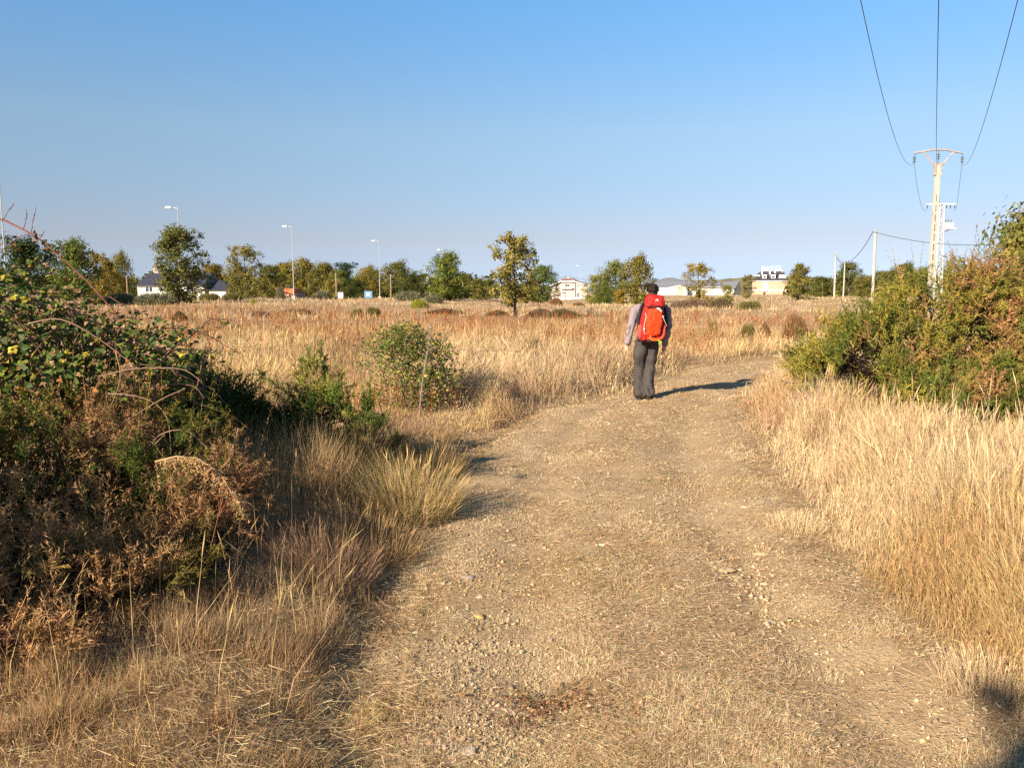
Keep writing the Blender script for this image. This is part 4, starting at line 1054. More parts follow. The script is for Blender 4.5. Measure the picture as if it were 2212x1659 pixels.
def bramble_mid():
    Y0 = 10.6; X0 = (882 - 1106) / FPX * Y0
    lobes = [(X0, Y0, .68, .55, .5, .50), (X0 - .25, Y0, .78, .45, .45, .42), (X0 + .22, Y0 + .1, .62, .50, .45, .50), (X0 + .3, Y0, .35, .5, .5, .3), (X0 - .05, Y0, .95, .38, .4, .30), (X0 - .1, Y0 - .1, .25, .58, .5, .28)]
    base = (X0, Y0, hz(X0, Y0)); e = empty('bramble_bush', base); b, cb = Buf(), Buf()
    P, N, r = lobe_points(lobes, 6800, .45)
    pat = vnoise(P[:, 0] * 1.2, P[:, 2] + P[:, 1] * .4, .22, 67)
    pr = np.stack([np.full(len(P), .28), np.full(len(P), .22), np.full(len(P), .22), np.full(len(P), .06), .06 + .3 * (P[:, 2] < .5) + .15 * (pat < .4), .06 + .2 * (P[:, 2] < .45), np.full(len(P), .01)], 1)
    ci = (rng.random((len(P), 1)) > np.cumsum(pr / pr.sum(1, keepdims=True), 1)).sum(1)
    leaf_cloud(b, P, norm(N * .6 + np.array([-.2, -.35, .55]) + rng.normal(0, .6, N.shape)), U(.018, .032, len(P)), ci, far=True)
    for _ in range(34):
        a = np.array([X0, Y0, .1]) + rng.normal(0, .18, 3) * [1, 1, .2]; u = rvec(1)[0]; u[2] = abs(u[2]); l = lobes[rng.integers(4)]
        t_ = np.array(l[:3]) + u * np.array(l[3:6]) * 1.08
        cane(cb, [a, (a + t_) / 2 + [0, 0, .2], t_, t_ + rng.normal(0, .1, 3)], .006, .0025, (.20, .14, .10), .015, .1)
    q = cane(cb, [at(1000, 790, Y0), at(1030, 762, Y0), at(1080, 757, Y0), at(1125, 760, Y0)], .006, .003, (.2, .15, .08), .02, .06)
    leaf_cloud(b, q + rng.normal(0, .015, q.shape), norm(rng.normal(0, .6, q.shape) + [0, -.3, .8]), U(.015, .025, len(q)), rng.choice([0, 2, 4], len(q)))
    for pts in (((1010, 930), (1060, 860), (1090, 880)), ((980, 960), (1090, 905), (1150, 1000)), ((1080, 860), (1130, 930), (1160, 985)), ((900, 1000), (1000, 945), (1075, 880))):
        cane(cb, [at(px, py, 9.6) for px, py in pts], .005, .003, (.36, .22, .13), .01, .1)
    b.build('leaves', M_leaf, e, off=base, kind='stuff'); cb.build('canes', M_bark, e, off=base, kind='stuff')
    tag(e, 'round waist high bramble bush standing alone left of the track', 'bramble bush', 'brambles')
    e = empty('dead_stalk', at(905, 905, 10.0)); sb = Buf(); off = np.array(e.location)
    st = [at(905, 905, 10.0), at(912, 830, 10.0), at(922, 770, 10.0), at(932, 703, 10.0)]
    cane(sb, st, .008, .004, (.30, .25, .19), .01, .05)
    sb.build('stem', M_bark, e, off=off)
    k = 300; t = rng.random(k); A = np.stack([np.interp(t, [0, .35, .65, 1], np.array(st)[:, j]) for j in range(3)], 1); fb = Buf()
    axis_spines(fb, A, norm(rvec(k) + [0, 0, .6]), U(.02, .06, k), 5, .015, .005, jit((.38, .31, .23), k, .15))
    fb.build('seed_heads', M_gorse, e, off=off, kind='stuff')
    tag(e, 'grey dead stalk leaning in front of the round bramble bush', 'dead stalk')
bramble_mid()

def red_stalk():
    base = at(445, 1255, 3.75); e = empty('dead_stalk', base); b = Buf(); s = Buf()
    pts = [at(436, 1285, 3.75), at(452, 1200, 3.75), at(468, 1130, 3.75), at(482, 1075, 3.75)]
    cane(s, pts, .004, .002, (.22, .09, .05), .006, .03)
    for px, py in ((492, 1085), (500, 1078), (470, 1068), (498, 1100), (480, 1060)):
        cane(s, [at(474, 1110, 3.75), at((474 + px) / 2, (1110 + py) / 2 - 4, 3.75), at(px, py, 3.75)], .002, .001, (.22, .09, .05), .006, .03)
        c = at(px, py, 3.75); k = 26; rhombs(b, c + rng.normal(0, .010, (k, 3)), rvec(k), .006, jit((.22, .10, .05), k, .2))
    s.build('stem', M_bark, e, off=base); b.build('seed_heads', M_grass, e, off=base, kind='stuff')
    tag(e, 'reddish brown dock stalk with dry seed heads before the dark gorse hollow', 'dead stalk')
red_stalk()

# ------------------------------------------------------------------ shrubs out in the field
def broom_mesh(seed, n, H, Rd, c, spread=.6, w=.05):
    """H high, Rd wide shrub of upright switches"""
    global rng
    keep = rng; rng = np.random.default_rng(seed)
    b = Buf(); r = Rd * np.sqrt(rng.random(n)); a = U(0, 2 * PI, n)
    P = np.stack([r * np.cos(a), r * np.sin(a), 0 * a], 1) * .75
    env = np.sqrt(np.maximum(.05, 1 - (r / Rd) ** 2)) * (.7 + .5 * vnoise(P[:, 0], P[:, 1], Rd * .5, seed))
    out = np.stack([np.cos(a), np.sin(a), 0 * a], 1) * (spread * r / Rd)[:, None]
    for lift, k in ((0, n // 3), (.35, n // 3), (.6, n // 3)):
        s = rng.choice(n, k, False); Q = P[s].copy(); Q[:, 2] += env[s] * H * lift; Q[:, :2] *= 1 + spread * lift
        blades(b, Q, H * env[s] * (1 - lift) * U(.7, 1.15, k), w * U(.6, 1.2, k), jit(lerp(np.array(c[0]), np.array(c[1]), rng.random(k)), k, .15), .5, 2, wind=out[s])
    rng = keep
    return b.mesh('switches', M_crown)
SH = {'heath': broom_mesh(1, 1500, 1, 1, ((.17, .115, .08), (.26, .17, .11)), .5, .05), 'heath2': broom_mesh(2, 1500, 1, 1, ((.11, .095, .045), (.18, .13, .07)), .6, .05),
      'olive': broom_mesh(3, 1500, 1, 1, ((.12, .12, .04), (.20, .175, .06)), .5, .05), 'lime': broom_mesh(4, 1700, 1, 1, ((.22, .24, .03), (.32, .31, .045)), .55, .05),
      'grey': broom_mesh(5, 1500, 1, 1, ((.15, .15, .085), (.21, .195, .115)), .5, .05), 'brown': broom_mesh(6, 1400, 1, 1, ((.22, .12, .06), (.30, .18, .09)), .6, .05)}
def shrub(kind, px, ptop, pw, Y, label, name='shrub'):
    X = float(at(px, 610, Y)[0]); z0 = hz(X, Y) - .05; zt = at(px, ptop, Y)[2]
    e = empty(name, (X, Y, z0), U(0, 6)); s = pw / FPX * Y / 2 / 1.25; e.scale = (s, s, max(.25, (zt - z0) / 1.0))
    o = bpy.data.objects.new('switches', SH[kind]); o['kind'] = 'stuff'; link(o, e)
    tag(e, label, 'shrub', 'shrubs scattered over the field')
for a in [
    ('lime', 906, 645, 52, 60, 'bright yellow green broom bush glowing in the middle of the field'),
    ('heath2', 1216, 664, 100, 45, 'dark brown heather mound right of the young oak'),
    ('heath', 1168, 664, 80, 46, 'brown heather mound directly behind the young oak trunk'),
    ('heath', 960, 664, 130, 50, 'wide mauve brown heather mound left of the young oak'),
    ('heath2', 1075, 668, 70, 47, 'low dark heather mound just left of the young oak trunk'),
    ('olive', 805, 656, 46, 46, 'olive broom clump left of the round bramble bush, far behind it'),
    ('olive', 770, 660, 40, 44, 'darker olive broom clump next to the olive one'),
    ('heath', 640, 664, 90, 48, 'mauve heather mound below the orange roofed house'),
    ('heath', 560, 668, 60, 44, 'small heather mound left of the one below the orange roof'),
    ('lime', 545, 646, 22, 62, 'tiny yellow broom left of the orange roofed house'),
    ('olive', 500, 628, 60, 82, 'olive gorse at the foot of the airy olive tree'),
    ('olive', 452, 628, 60, 80, 'small dark gorse before the hipped slate roof'),
    ('grey', 255, 632, 100, 66, 'grey green broom before the wooden post left of the white house'),
    ('grey', 335, 631, 120, 64, 'grey broom patch before the white house wall'),
    ('olive', 205, 634, 60, 62, 'dark green broom behind the bramble, left of the grey green broom'),
    ('grey', 694, 626, 60, 95, 'blue grey bush between the orange roof and the pine'),
    ('grey', 604, 618, 26, 100, 'silvery round bush before the orange roofed house'),
    ('grey', 880, 628, 80, 88, 'grey green broom strip under the slate roofed house among trees'),
    ('grey', 935, 636, 60, 76, 'grey broom behind the bright yellow green broom'),
    ('brown', 1200, 640, 40, 90, 'brown bush before the lower left corner of the pink house'),
    ('brown', 1250, 652, 36, 80, 'small brown bush before the white base of the pink house'),
    ('brown', 1255, 695, 40, 30, 'russet bush with dark tips halfway between young oak and walker'),
    ('brown', 1090, 648, 26, 80, 'tiny brown shrub behind the young oak'),
    ('heath', 1500, 642, 90, 75, 'brown heather under the young golden oak before the warehouse'),
    ('heath2', 1560, 640, 70, 70, 'dark shrub before the gable end of the warehouse'),
    ('olive', 1620, 644, 70, 64, 'olive gorse before the hotel'),
    ('heath', 1470, 646, 60, 72, 'low brown shrub just right of the walker by the warehouse'),
    ('olive', 1543, 684, 34, 26, 'small upright green gorse right of the walker in the pale grass'),
    ('olive', 1618, 688, 44, 24, 'green gorse plant beside the russet bush right of the walker'),
    ('brown', 1722, 668, 76, 24, 'wide russet bush left of the big gorse'),
    ('brown', 1655, 690, 40, 25, 'low russet bush between the green gorse plant and the wide russet bush'),
    ('olive', 1150, 712, 54, 17, 'thin green broom plant in the rust coloured weeds'),
    ('olive', 505, 690, 40, 27, 'small olive broom among the rust coloured weeds on the left'),
    ('heath', 600, 700, 60, 28, 'low brown shrub among the rust coloured weeds on the left'),
    ('heath2', 384, 668, 44, 40, 'small brown shrub behind the arching dark canes'),
    ('olive', 1830, 655, 70, 28, 'olive gorse rising just left of the big gorse'),
    ('olive', 1760, 690, 30, 20, 'small olive gorse at the bend of the track'),
    ('brown', 1415, 760, 50, 17.5, 'russet weeds clump right of the walker by his hand'),
]: shrub(*a)

# ------------------------------------------------------------------ buildings
M_white = solid('white_render', (.60, .585, .55), .85, .06, .6)
M_pink = solid('pink_render', (.50, .41, .385), .85, .06, .5)
M_peach = solid('peach_brick', (.52, .31, .215), .85, .08, .8)
M_slate = solid('slate_roof', (.045, .045, .06), .55, .25, 1.5, .0, .4, stretch=(1, 1, 4))
M_greyroof = solid('grey_sheet_roof', (.17, .175, .20), .5, .12, .3, stretch=(6, 1, 1))
M_tile = solid('red_tile_roof', (.28, .12, .085), .8, .2, 2, stretch=(1, 1, 3))
M_orange = solid('orange_tile_roof', (.48, .17, .08), .8, .15, 2)
M_glass = solid('window_glass', (.05, .06, .08), .12, .2, 1, 0, .6)
M_frame = solid('white_frame', (.78, .78, .78), .5, .03, 2)
M_conc = solid('concrete', (.42, .385, .33), .85, .12, 3, .3)
M_galv = solid('galvanised_steel', (.50, .51, .52), .45, .08, 3, 0, .5)
M_steel = solid('rusty_steel', (.34, .31, .30), .6, .25, 5)
M_lampw = solid('lamp_housing', (.80, .80, .80), .35, .03, 2, 0, .5)
M_lamphead = solid('lamp_head_grey', (.46, .47, .48), .35, .03, 2, 0, .5)
M_dark = solid('dark_iron', (.05, .05, .055), .6, .2, 5)
M_wire = solid('cable', (.06, .07, .09), .6, .1, 2)
M_pole = solid('lamp_pole_steel', (.36, .37, .38), .5, .08, 3, 0, .4)
M_wood = solid('weathered_post', (.25, .18, .12), .85, .25, 3, .3, stretch=(4, 4, .6))
M_yellow = solid('yellow_glazing', (.62, .56, .34), .4, .1, 2)
M_brick = solid('grey_brick', (.42, .36, .34), .85, .15, 2)
M_insul = solid('glass_insulator', (.07, .11, .11), .2, .1, 2, 0, .6)

def spot(px, Y, dz=0.0):
    X = float(at(px, 610, Y)[0])
    return (X, Y, hz(X, Y) + dz)
def face(e):                                                    # turn a building's front to the camera
    e.rotation_euler = (0, 0, -math.atan2(e.location.x, e.location.y)); return e
def window(parent, x, z, w_, h_, y=-.06, bars=1):
    f = PB(); t = .09
    f.box(x - w_ / 2, x + w_ / 2, y, y + .1, z, z + t).box(x - w_ / 2, x + w_ / 2, y, y + .1, z + h_ - t, z + h_)
    f.box(x - w_ / 2, x - w_ / 2 + t, y, y + .1, z + t, z + h_ - t).box(x + w_ / 2 - t, x + w_ / 2, y, y + .1, z + t, z + h_ - t)
    for k in range(bars):
        xb = x - w_ / 2 + w_ * (k + 1) / (bars + 1); f.box(xb - .04, xb + .04, y + .01, y + .1, z + t, z + h_ - t)
    f = f.build('window', M_frame, parent)
    PB().box(x - w_ / 2 + t, x + w_ / 2 - t, y + .05, y + .09, z + t, z + h_ - t).build('pane', M_glass, f)

def hip_roof(x0, x1, y0, y1, z0, z1, rx0, rx1, eave=.3, top=.05):
    ym = (y0 + y1) / 2
    return PB().hull([(x0 - eave, y0 - eave, z0), (x1 + eave, y0 - eave, z0), (x1 + eave, y1 + eave, z0), (x0 - eave, y1 + eave, z0)],
                     [(rx0, ym - top, z1), (rx1, ym - top, z1), (rx1, ym + top, z1), (rx0, ym + top, z1)])

def white_house():
    e = empty('house', spot(388, 132, -.2)); m = 132 / FPX; g = e.location.z
    X = lambda px: (px - 388) * m
    Z = lambda py: at(388, py, 132)[2] - g
    PB().box(X(297), X(440), 0, 9, 0, Z(617)).build('wall', M_white, e)
    PB().box(X(436), X(484), .6, 8, 0, Z(627)).build('annex_wall', M_white, e)
    PB().hull([(X(295), -.5, Z(617)), (X(442), -.5, Z(617)), (X(442), 9.5, Z(617)), (X(295), 9.5, Z(617))], [(X(295) + .3, 4.4, Z(589)), (X(436), 4.4, Z(589)), (X(436), 4.6, Z(589)), (X(295) + .3, 4.6, Z(589))]).build('roof', M_slate, e)
    hip_roof(X(434), X(484), .6, 8, Z(627), Z(606), X(448), X(462), .4).build('annex_roof', M_slate, e)
    c = PB().box(X(302), X(319), 5.2, 6.4, Z(592), Z(576)).build('chimney', M_brick, e)
    PB().box(X(301), X(320), 5.1, 6.5, Z(576), Z(573)).build('chimney_cap', M_tile, c)
    PB().box(X(297), X(440), -.12, -.003, Z(620), Z(617)).build('gutter', M_frame, e)
    for px in (322, 352, 410): window(e, X(px), Z(632), 1.3, .95)
    a = PB().tube([(X(300), 6, Z(576)), (X(300), 6, Z(556))], .03, 4).tube([(X(297), 6, Z(560)), (X(304), 6, Z(559))], .02, 4).build('aerial', M_galv, e)
    tag(e, 'white single storey house with dark slate roof behind the tall ragged oak', 'house')
white_house()

def orange_house():
    e = empty('house', spot(612, 118, -.3)); m = 118 / FPX; g = e.location.z
    X = lambda px: (px - 612) * m
    Z = lambda py: at(612, py, 118)[2] - g
    PB().prism([(X(596), 0), (X(636), 0), (X(636), Z(633)), (X(620), Z(634)), (X(600), Z(625))], 0, 6).build('wall', solid('peach_plaster', (.60, .40, .29), .85), e)
    PB().hull([(X(593), -.4, Z(626)), (X(634), -.4, Z(636)), (X(634), 6.4, Z(636)), (X(593), 6.4, Z(626))], [(X(594), -.4, Z(621)), (X(637), -.4, Z(624)), (X(637), 6.4, Z(624)), (X(594), 6.4, Z(621))]).build('roof', M_orange, e)
    PB().box(X(617), X(621), .5, 1.2, Z(636), Z(616)).build('chimney', M_white, e)
    tag(e, 'small peach house with orange tiled roof and white chimney by the lamp post', 'house')
orange_house()

def slate_house():
    e = empty('house', spot(908, 150, -.3)); m = 150 / FPX; g = e.location.z
    X = lambda px: (px - 908) * m
    Z = lambda py: at(908, py, 150)[2] - g
    PB().box(X(895), X(926), .6, 8, 0, Z(622)).build('wall', M_white, e)
    PB().hull([(X(886), -.3, Z(622)), (X(928), -.3, Z(622)), (X(928), 8.3, Z(622)), (X(886), 8.3, Z(622))], [(X(906), 3.8, Z(602)), (X(925), 3.8, Z(602)), (X(925), 4.2, Z(602)), (X(906), 4.2, Z(602))]).build('roof', M_slate, e)
    PB().box(X(918), X(922), 2.4, 3.1, Z(612), Z(598)).build('chimney', M_conc, e)
    window(e, X(915), Z(634), 1.2, .9, .54)
    tag(e, 'house with steep dark slate roof half hidden among the trees', 'house')
slate_house()

def pink_house():
    Y = 238; e = face(empty('apartment_house', spot(1224, Y, -.2))); m = Y / FPX; g = e.location.z
    e.location.z = at(1224, 656, Y)[2]; g = e.location.z
    zx = lambda zp: (1250 + zp / 3.403) / 3283 * 2212           # pixel columns and rows measured in an enlargement
    zy = lambda zp: (700 + zp / 3.403) / 3283 * 2212
    X = lambda zp: (zx(zp) - 1224) * m
    Z = lambda zp: at(1224, zy(zp), Y)[2] - g
    PB().prism([(X(1700), Z(862)), (X(2150), Z(862)), (X(2150), Z(745)), (X(2000), Z(672)), (X(1860), Z(690)), (X(1700), Z(765))], 0, 11).build('wall', M_pink, e)
    PB().box(X(1775), X(2150), -.25, 11.05, -1.5, Z(862)).build('base_wall', M_white, e)
    rf = PB()
    rf.prism([(X(1665), Z(783)), (X(1862), Z(694)), (X(1862), Z(683)), (X(1665), Z(771))], -.6, 11.6)
    rf.prism([(X(1862), Z(694)), (X(2005), Z(694)), (X(2005), Z(683)), (X(1862), Z(683))], -.6, .4)
    rf.prism([(X(2005), Z(694)), (X(2165), Z(742)), (X(2165), Z(732)), (X(2005), Z(683))], -.6, 11.6)
    rf.build('eaves', M_frame, e)
    PB().hull([(X(1866), -.5, Z(682)), (X(2003), -.5, Z(682)), (X(2150), 11.6, Z(728)), (X(1700), 11.6, Z(740))], [(X(1900), 4.8, Z(652)), (X(1985), 4.8, Z(652)), (X(2010), 7, Z(655)), (X(1890), 7, Z(655))]).build('roof', M_tile, e)
    PB().hull([(X(2008), -.55, Z(681)), (X(2162), -.55, Z(730)), (X(2162), 11.5, Z(730)), (X(2008), 11.5, Z(681))], [(X(2012), 1.5, Z(668)), (X(2160), 1.5, Z(717)), (X(2160), 11, Z(717)), (X(2012), 11, Z(668))]).build('roof_slope', M_tile, e)
    PB().box(X(1930), X(1955), 4, 5, Z(670), Z(628)).build('chimney', M_brick, e)
    b = PB().box(X(1868), X(1990), -.08, -.003, Z(770), Z(702)).build('balcony_recess', M_brick, e)
    PB().box(X(1868), X(1990), -.75, -.65, Z(770), Z(748)).box(X(1868), X(1990), -.65, -.08, Z(770), Z(766)).build('parapet', M_frame, b)
    window(e, X(1942), Z(768), 1.2, 1.35, -.16)
    for x_, z_, w_, h_, nb in ((1897, 832, 1.0, .85, 1), (1945, 832, .6, .8, 1), (1815, 750, 1.15, .8, 2), (2055, 752, .85, .8, 1), (2050, 868, .9, 1.6, 1)): window(e, X(x_), Z(z_), w_, h_, -.06, nb)
    PB().tube([(X(2022), -.2, Z(885)), (X(2022), -.2, Z(690))], .07, 5).build('drainpipe', M_dark, e)
    PB().box(X(1785), X(1850), -.7, 0, Z(836), Z(832)).build('awning', M_tile, e)
    V, P = loft([(X(1873), -.35, Z(905)), (X(1873), -.27, Z(905))], .45, .45, 14, (0, 0, 1)); PB().add(V, P).build('round_vent', M_conc, e)
    tag(e, 'pale pink two storey apartment house with brown tiled roof and white base', 'house')
pink_house()

def warehouse():
    Y = 262; e = face(empty('warehouse', spot(1490, Y))); m = Y / FPX; e.location.z = at(1490, 656, Y)[2]; g = e.location.z
    zx = lambda zp: (1700 + zp / 3.687) / 3283 * 2212
    zy = lambda zp: (750 + zp / 3.687) / 3283 * 2212
    X = lambda zp: (zx(zp) - 1490) * m
    Z = lambda zp: at(1490, zy(zp), Y)[2] - g
    PB().box(X(1330), X(2240), 0, 12, 0, Z(628)).build('wall', M_white, e)
    PB().hull([(X(1325), -.4, Z(630)), (X(2245), -.4, Z(640)), (X(2245), 12.4, Z(640)), (X(1325), 12.4, Z(630))], [(X(1340), 5, Z(532)), (X(2235), 5, Z(548)), (X(2235), 7, Z(548)), (X(1340), 7, Z(532))]).build('roof', M_greyroof, e)
    hip_roof(X(1500), X(1800), 4.5, 9, Z(546), Z(512), X(1610), X(1690), .1).build('upper_roof', M_greyroof, e)
    # wing with a shallow gable and upright panels
    top = [(1500, 668), (1768, 612), (1860, 642)]
    n = 16
    xs_ = np.linspace(1500, 1860, n + 1)
    for i in range(n):
        a, b_ = xs_[i] + 1.2, xs_[i + 1] - 1.2; za, zb = np.interp([a, b_], [t[0] for t in top], [t[1] for t in top])
        PB().prism([(X(a), 0), (X(b_), 0), (X(b_), Z(zb)), (X(a), Z(za))], -3.0, -2.9).build('panel', M_yellow if 9 < i < 14 else M_frame, e)
    PB().prism([(X(1500), 0), (X(1860), 0), (X(1860), Z(646)), (X(1768), Z(616)), (X(1500), Z(672))], -2.85, -.02).build('wing_wall', M_white, e)
    PB().prism([(X(1492), Z(670)), (X(1768), Z(613)), (X(1868), Z(646)), (X(1868), Z(641)), (X(1768), Z(608)), (X(1492), Z(665))], -3.3, 0).build('wing_roof', M_frame, e)
    # shed at the right end with a dark gable
    s0, s1 = 2240, 2480
    zz = lambda v: at(1490, (750 + v / 3.687) / 3283 * 2212, Y)[2] - g
    PB().prism([(X(2240), 0), (X(2388), 0), (X(2388), zz(648)), (X(2240), zz(648))], -1.5, 7).build('annex_wall', M_white, e)
    PB().prism([(X(2392), 0), (X(2470), 0), (X(2470), zz(640)), (X(2445), zz(570)), (X(2392), zz(640))], -1.2, 6.5).build('gable_wall', M_dark, e)
    PB().hull([(X(2236), -1.9, zz(650)), (X(2400), -1.9, zz(650)), (X(2400), 7, zz(600)), (X(2236), 7, zz(600))], [(X(2290), 2, zz(566)), (X(2445), 2, zz(558)), (X(2445), 3, zz(556)), (X(2290), 3, zz(564))]).build('annex_roof', M_greyroof, e)
    tag(e, 'long white warehouse with grey sheet roof right of the walker', 'warehouse')
warehouse()

def hotel():
    Y = 330; e = face(empty('hotel', spot(1665, Y))); m = Y / FPX; e.location.z = at(1665, 660, Y)[2]; g = e.location.z
    X = lambda zp: ((2200 + zp / 3.687) / 3283 * 2212 - 1665) * m
    Z = lambda zp: at(1665, (750 + zp / 3.687) / 3283 * 2212, Y)[2] - g
    PB().box(X(792), X(1195), 0, 13, 0, Z(560)).build('wall', M_peach, e)
    PB().box(X(784), X(1203), -.35, 13.3, Z(562), Z(552)).build('cornice', M_frame, e)
    PB().box(X(793), X(1196), -.1, -.003, Z(672), Z(660)).build('band', M_frame, e)
    PB().hull([(X(784), -.5, Z(552)), (X(1205), -.5, Z(552)), (X(1205), 13.5, Z(552)), (X(784), 13.5, Z(552))], [(X(862), 3.4, Z(488)), (X(1128), 3.4, Z(488)), (X(1128), 9.6, Z(488)), (X(862), 9.6, Z(488))]).build('roof', M_slate, e)
    PB().hull([(X(830), 2.6, Z(484)), (X(1170), 2.6, Z(484)), (X(1170), 10.4, Z(484)), (X(830), 10.4, Z(484))], [(X(882), 5, Z(438)), (X(1105), 5, Z(438)), (X(1105), 8, Z(438)), (X(882), 8, Z(438))]).build('upper_roof', M_slate, e)
    for x_ in (927, 1026):
        d = PB().box(X(x_ - 25), X(x_ + 25), 0.4, 3.2, Z(527), Z(490)).build('dormer', M_frame, e)
        PB().box(X(x_ - 29), X(x_ + 29), 0.2, 3.4, Z(490), Z(484)).build('dormer_roof', M_frame, d)
        PB().box(X(x_ - 14), X(x_ + 14), .34, .39, Z(522), Z(496)).build('pane', M_glass, d)
    for a, b_, t in ((820, 880, 502), (1085, 1168, 530)): PB().hull([(X(a), 1.2, Z(t)), (X(b_), 1.2, Z(t)), (X(b_), 5, Z(t)), (X(a), 5, Z(t))], [(X(a) + .2, 1.6, Z(484)), (X(b_) - .2, 1.6, Z(484)), (X(b_) - .2, 5, Z(484)), (X(a) + .2, 5, Z(484))]).build('side_dormer', M_white, e)
    for a, b_, t0, t1 in ((886, 905, 492, 446), (976, 995, 496, 446), (1036, 1054, 466, 440)): PB().box(X(a), X(b_), 3, 3.9, Z(t0), Z(t1)).build('chimney', M_white, e)
    w_ = PB().box(X(915), X(965), -.5, -.003, Z(674), Z(578)).build('bay', M_frame, e)
    PB().box(X(920), X(940), -.56, -.51, Z(740), Z(686)).build('door', M_glass, e)
    window(e, X(1055), Z(668), .7, 1.2); window(e, X(985), Z(668), .6, 2.2); window(e, X(985), Z(735), .6, 1.6)
    PB().tube([(X(1090), -.1, Z(750)), (X(1090), -.1, Z(590))], .06, 5).build('drainpipe', M_conc, e)
    # roof letters H O T E L on a rail
    PB().box(X(885), X(1130), 4.75, 4.85, Z(440), Z(436)).build('letter_rail', M_galv, e)
    zb, zt = Z(434), Z(381); hh = zt - zb; t = .34; s = .16
    def letter(cx, kind):
        w_ = 1.25; x0, x1 = cx - w_ / 2, cx + w_ / 2; p = PB(); y0, y1 = 4.6, 4.9
        bx = lambda a, b_, c, d: p.box(x0 + a * w_, x0 + b_ * w_, y0, y1, zb + c * hh, zb + d * hh)
        if kind == 'H':
            for a in (0.05, .67): bx(a, a + .28, .09, .91); bx(a - .08, a + .36, 0, .09); bx(a - .08, a + .36, .91, 1)
            bx(.33, .67, .44, .56)
        if kind == 'O':
            k = 16; V, P = [], []
            for i in range(k):
                a = 2 * PI * i / k
                for rx, rz, yy in ((.5, .5, y0), (.5, .5, y1), (.24, .36, y1), (.24, .36, y0)): V.append((cx + math.cos(a) * rx * w_, yy, zb + hh / 2 + math.sin(a) * rz * hh))
            for i in range(k):
                j = (i + 1) % k
                for q in range(4): P.append((i * 4 + q, j * 4 + q, j * 4 + (q + 1) % 4, i * 4 + (q + 1) % 4))
            p.add(V, P)
        if kind == 'T': bx(.36, .64, .09, .88); bx(0, 1, .88, 1); bx(0, .1, .70, .88); bx(.9, 1, .70, .88); bx(.22, .78, 0, .09)
        if kind == 'E': bx(.1, .38, .1, .9); bx(0, 1, 0, .1); bx(0, 1, .9, 1); bx(.38, .75, .45, .55); bx(.88, 1, .1, .28); bx(.88, 1, .75, .9)
        if kind == 'L': bx(.1, .38, .1, .9); bx(0, 1, 0, .1); bx(0, .55, .9, 1); bx(.88, 1, .1, .3)
        p.build('letter', M_lampw, e)
    for c_, k in ((905, 'H'), (957, 'O'), (1008, 'T'), (1058, 'E'), (1107, 'L')): letter(X(c_), k)
    tag(e, 'peach hotel with dark tiered roof and white HOTEL letters on top', 'hotel')
hotel()

def garden_wall():
    e = empty('garden_wall', spot(1372, 150)); e.location.z = at(1372, 655, 150)[2]; m = 150 / FPX
    Z = lambda py: at(1372, py, 150)[2] - e.location.z
    PB().box(-10 * m, 14 * m, 0, .3, 0, Z(622)).build('wall', solid('cream_plaster', (.68, .56, .40), .85), e)
    PB().box(-22 * m, -10.3 * m, .05, .25, 0, Z(634)).build('low_wall', M_white, e)
    PB().box(-12 * m, -10 * m, -.1, .4, 0, Z(614)).build('gate_post', M_conc, e)
    tag(e, 'cream garden wall just left of the head of the walker', 'wall')
garden_wall()

# ------------------------------------------------------------------ street lamps, posts, signs, poles, cables
def street_lamp(px, ptop, Y, label, arm=-1.0):
    X = float(at(px, 610, Y)[0]); z0 = hz(X, Y) - .1; H = at(px, ptop, Y)[2] - z0
    e = empty('street_lamp', (X, Y, z0))
    PB().tube([(0, 0, 0), (0, 0, H * .5), (0, 0, H)], [.06, .046, .032], 8).build('pole', M_pole, e)
    PB().tube([(0, 0, H), (arm * .25, 0, H + .06), (arm * .6, 0, H + .08)], .035, 6).build('arm', M_galv, e)
    a0, a1 = sorted((arm * .5, arm * 1.15))
    PB().hull([(a0, -.2, H + .0), (a1, -.2, H + .0), (a1, .2, H + .0), (a0, .2, H + .0)], [(a0 + .1, -.12, H + .2), (a1 - .1, -.12, H + .2), (a1 - .1, .12, H + .2), (a0 + .1, .12, H + .2)]).build('lamp_head', M_lamphead, e)
    PB().box(-.2, .2, -.2, .2, 0, .5).build('base', M_conc, e)
    tag(e, label, 'street lamp', 'street lamps along the far road')
for a in [(14, 391, 58, 'tallest street lamp, rising out of the bramble at the left edge'), (391, 451, 76, 'street lamp whose head stands over the tall ragged oak'),
          (634, 491, 97, 'white street lamp beside the orange roofed house'), (820, 522, 122, 'white street lamp right of the blue road sign'),
          (958, 541, 147, 'street lamp head peeping over the bright green lone tree'), (1081, 563, 185, 'street lamp hidden up to its head left in the young oak'),
          (1175, 568, 202, 'street lamp at the left eave of the pink house'), (1253, 575, 224, 'thin street lamp in front of the right half of the pink house'),
          (1448, 597, 300, 'small street lamp head above the warehouse roof'), (1553, 600, 330, 'tiny street lamp above the warehouse end right of the golden oak'), (1586, 601, 345, 'tiny street lamp against the hill left of the hotel')]:
    street_lamp(a[0], a[1], a[2], a[3])

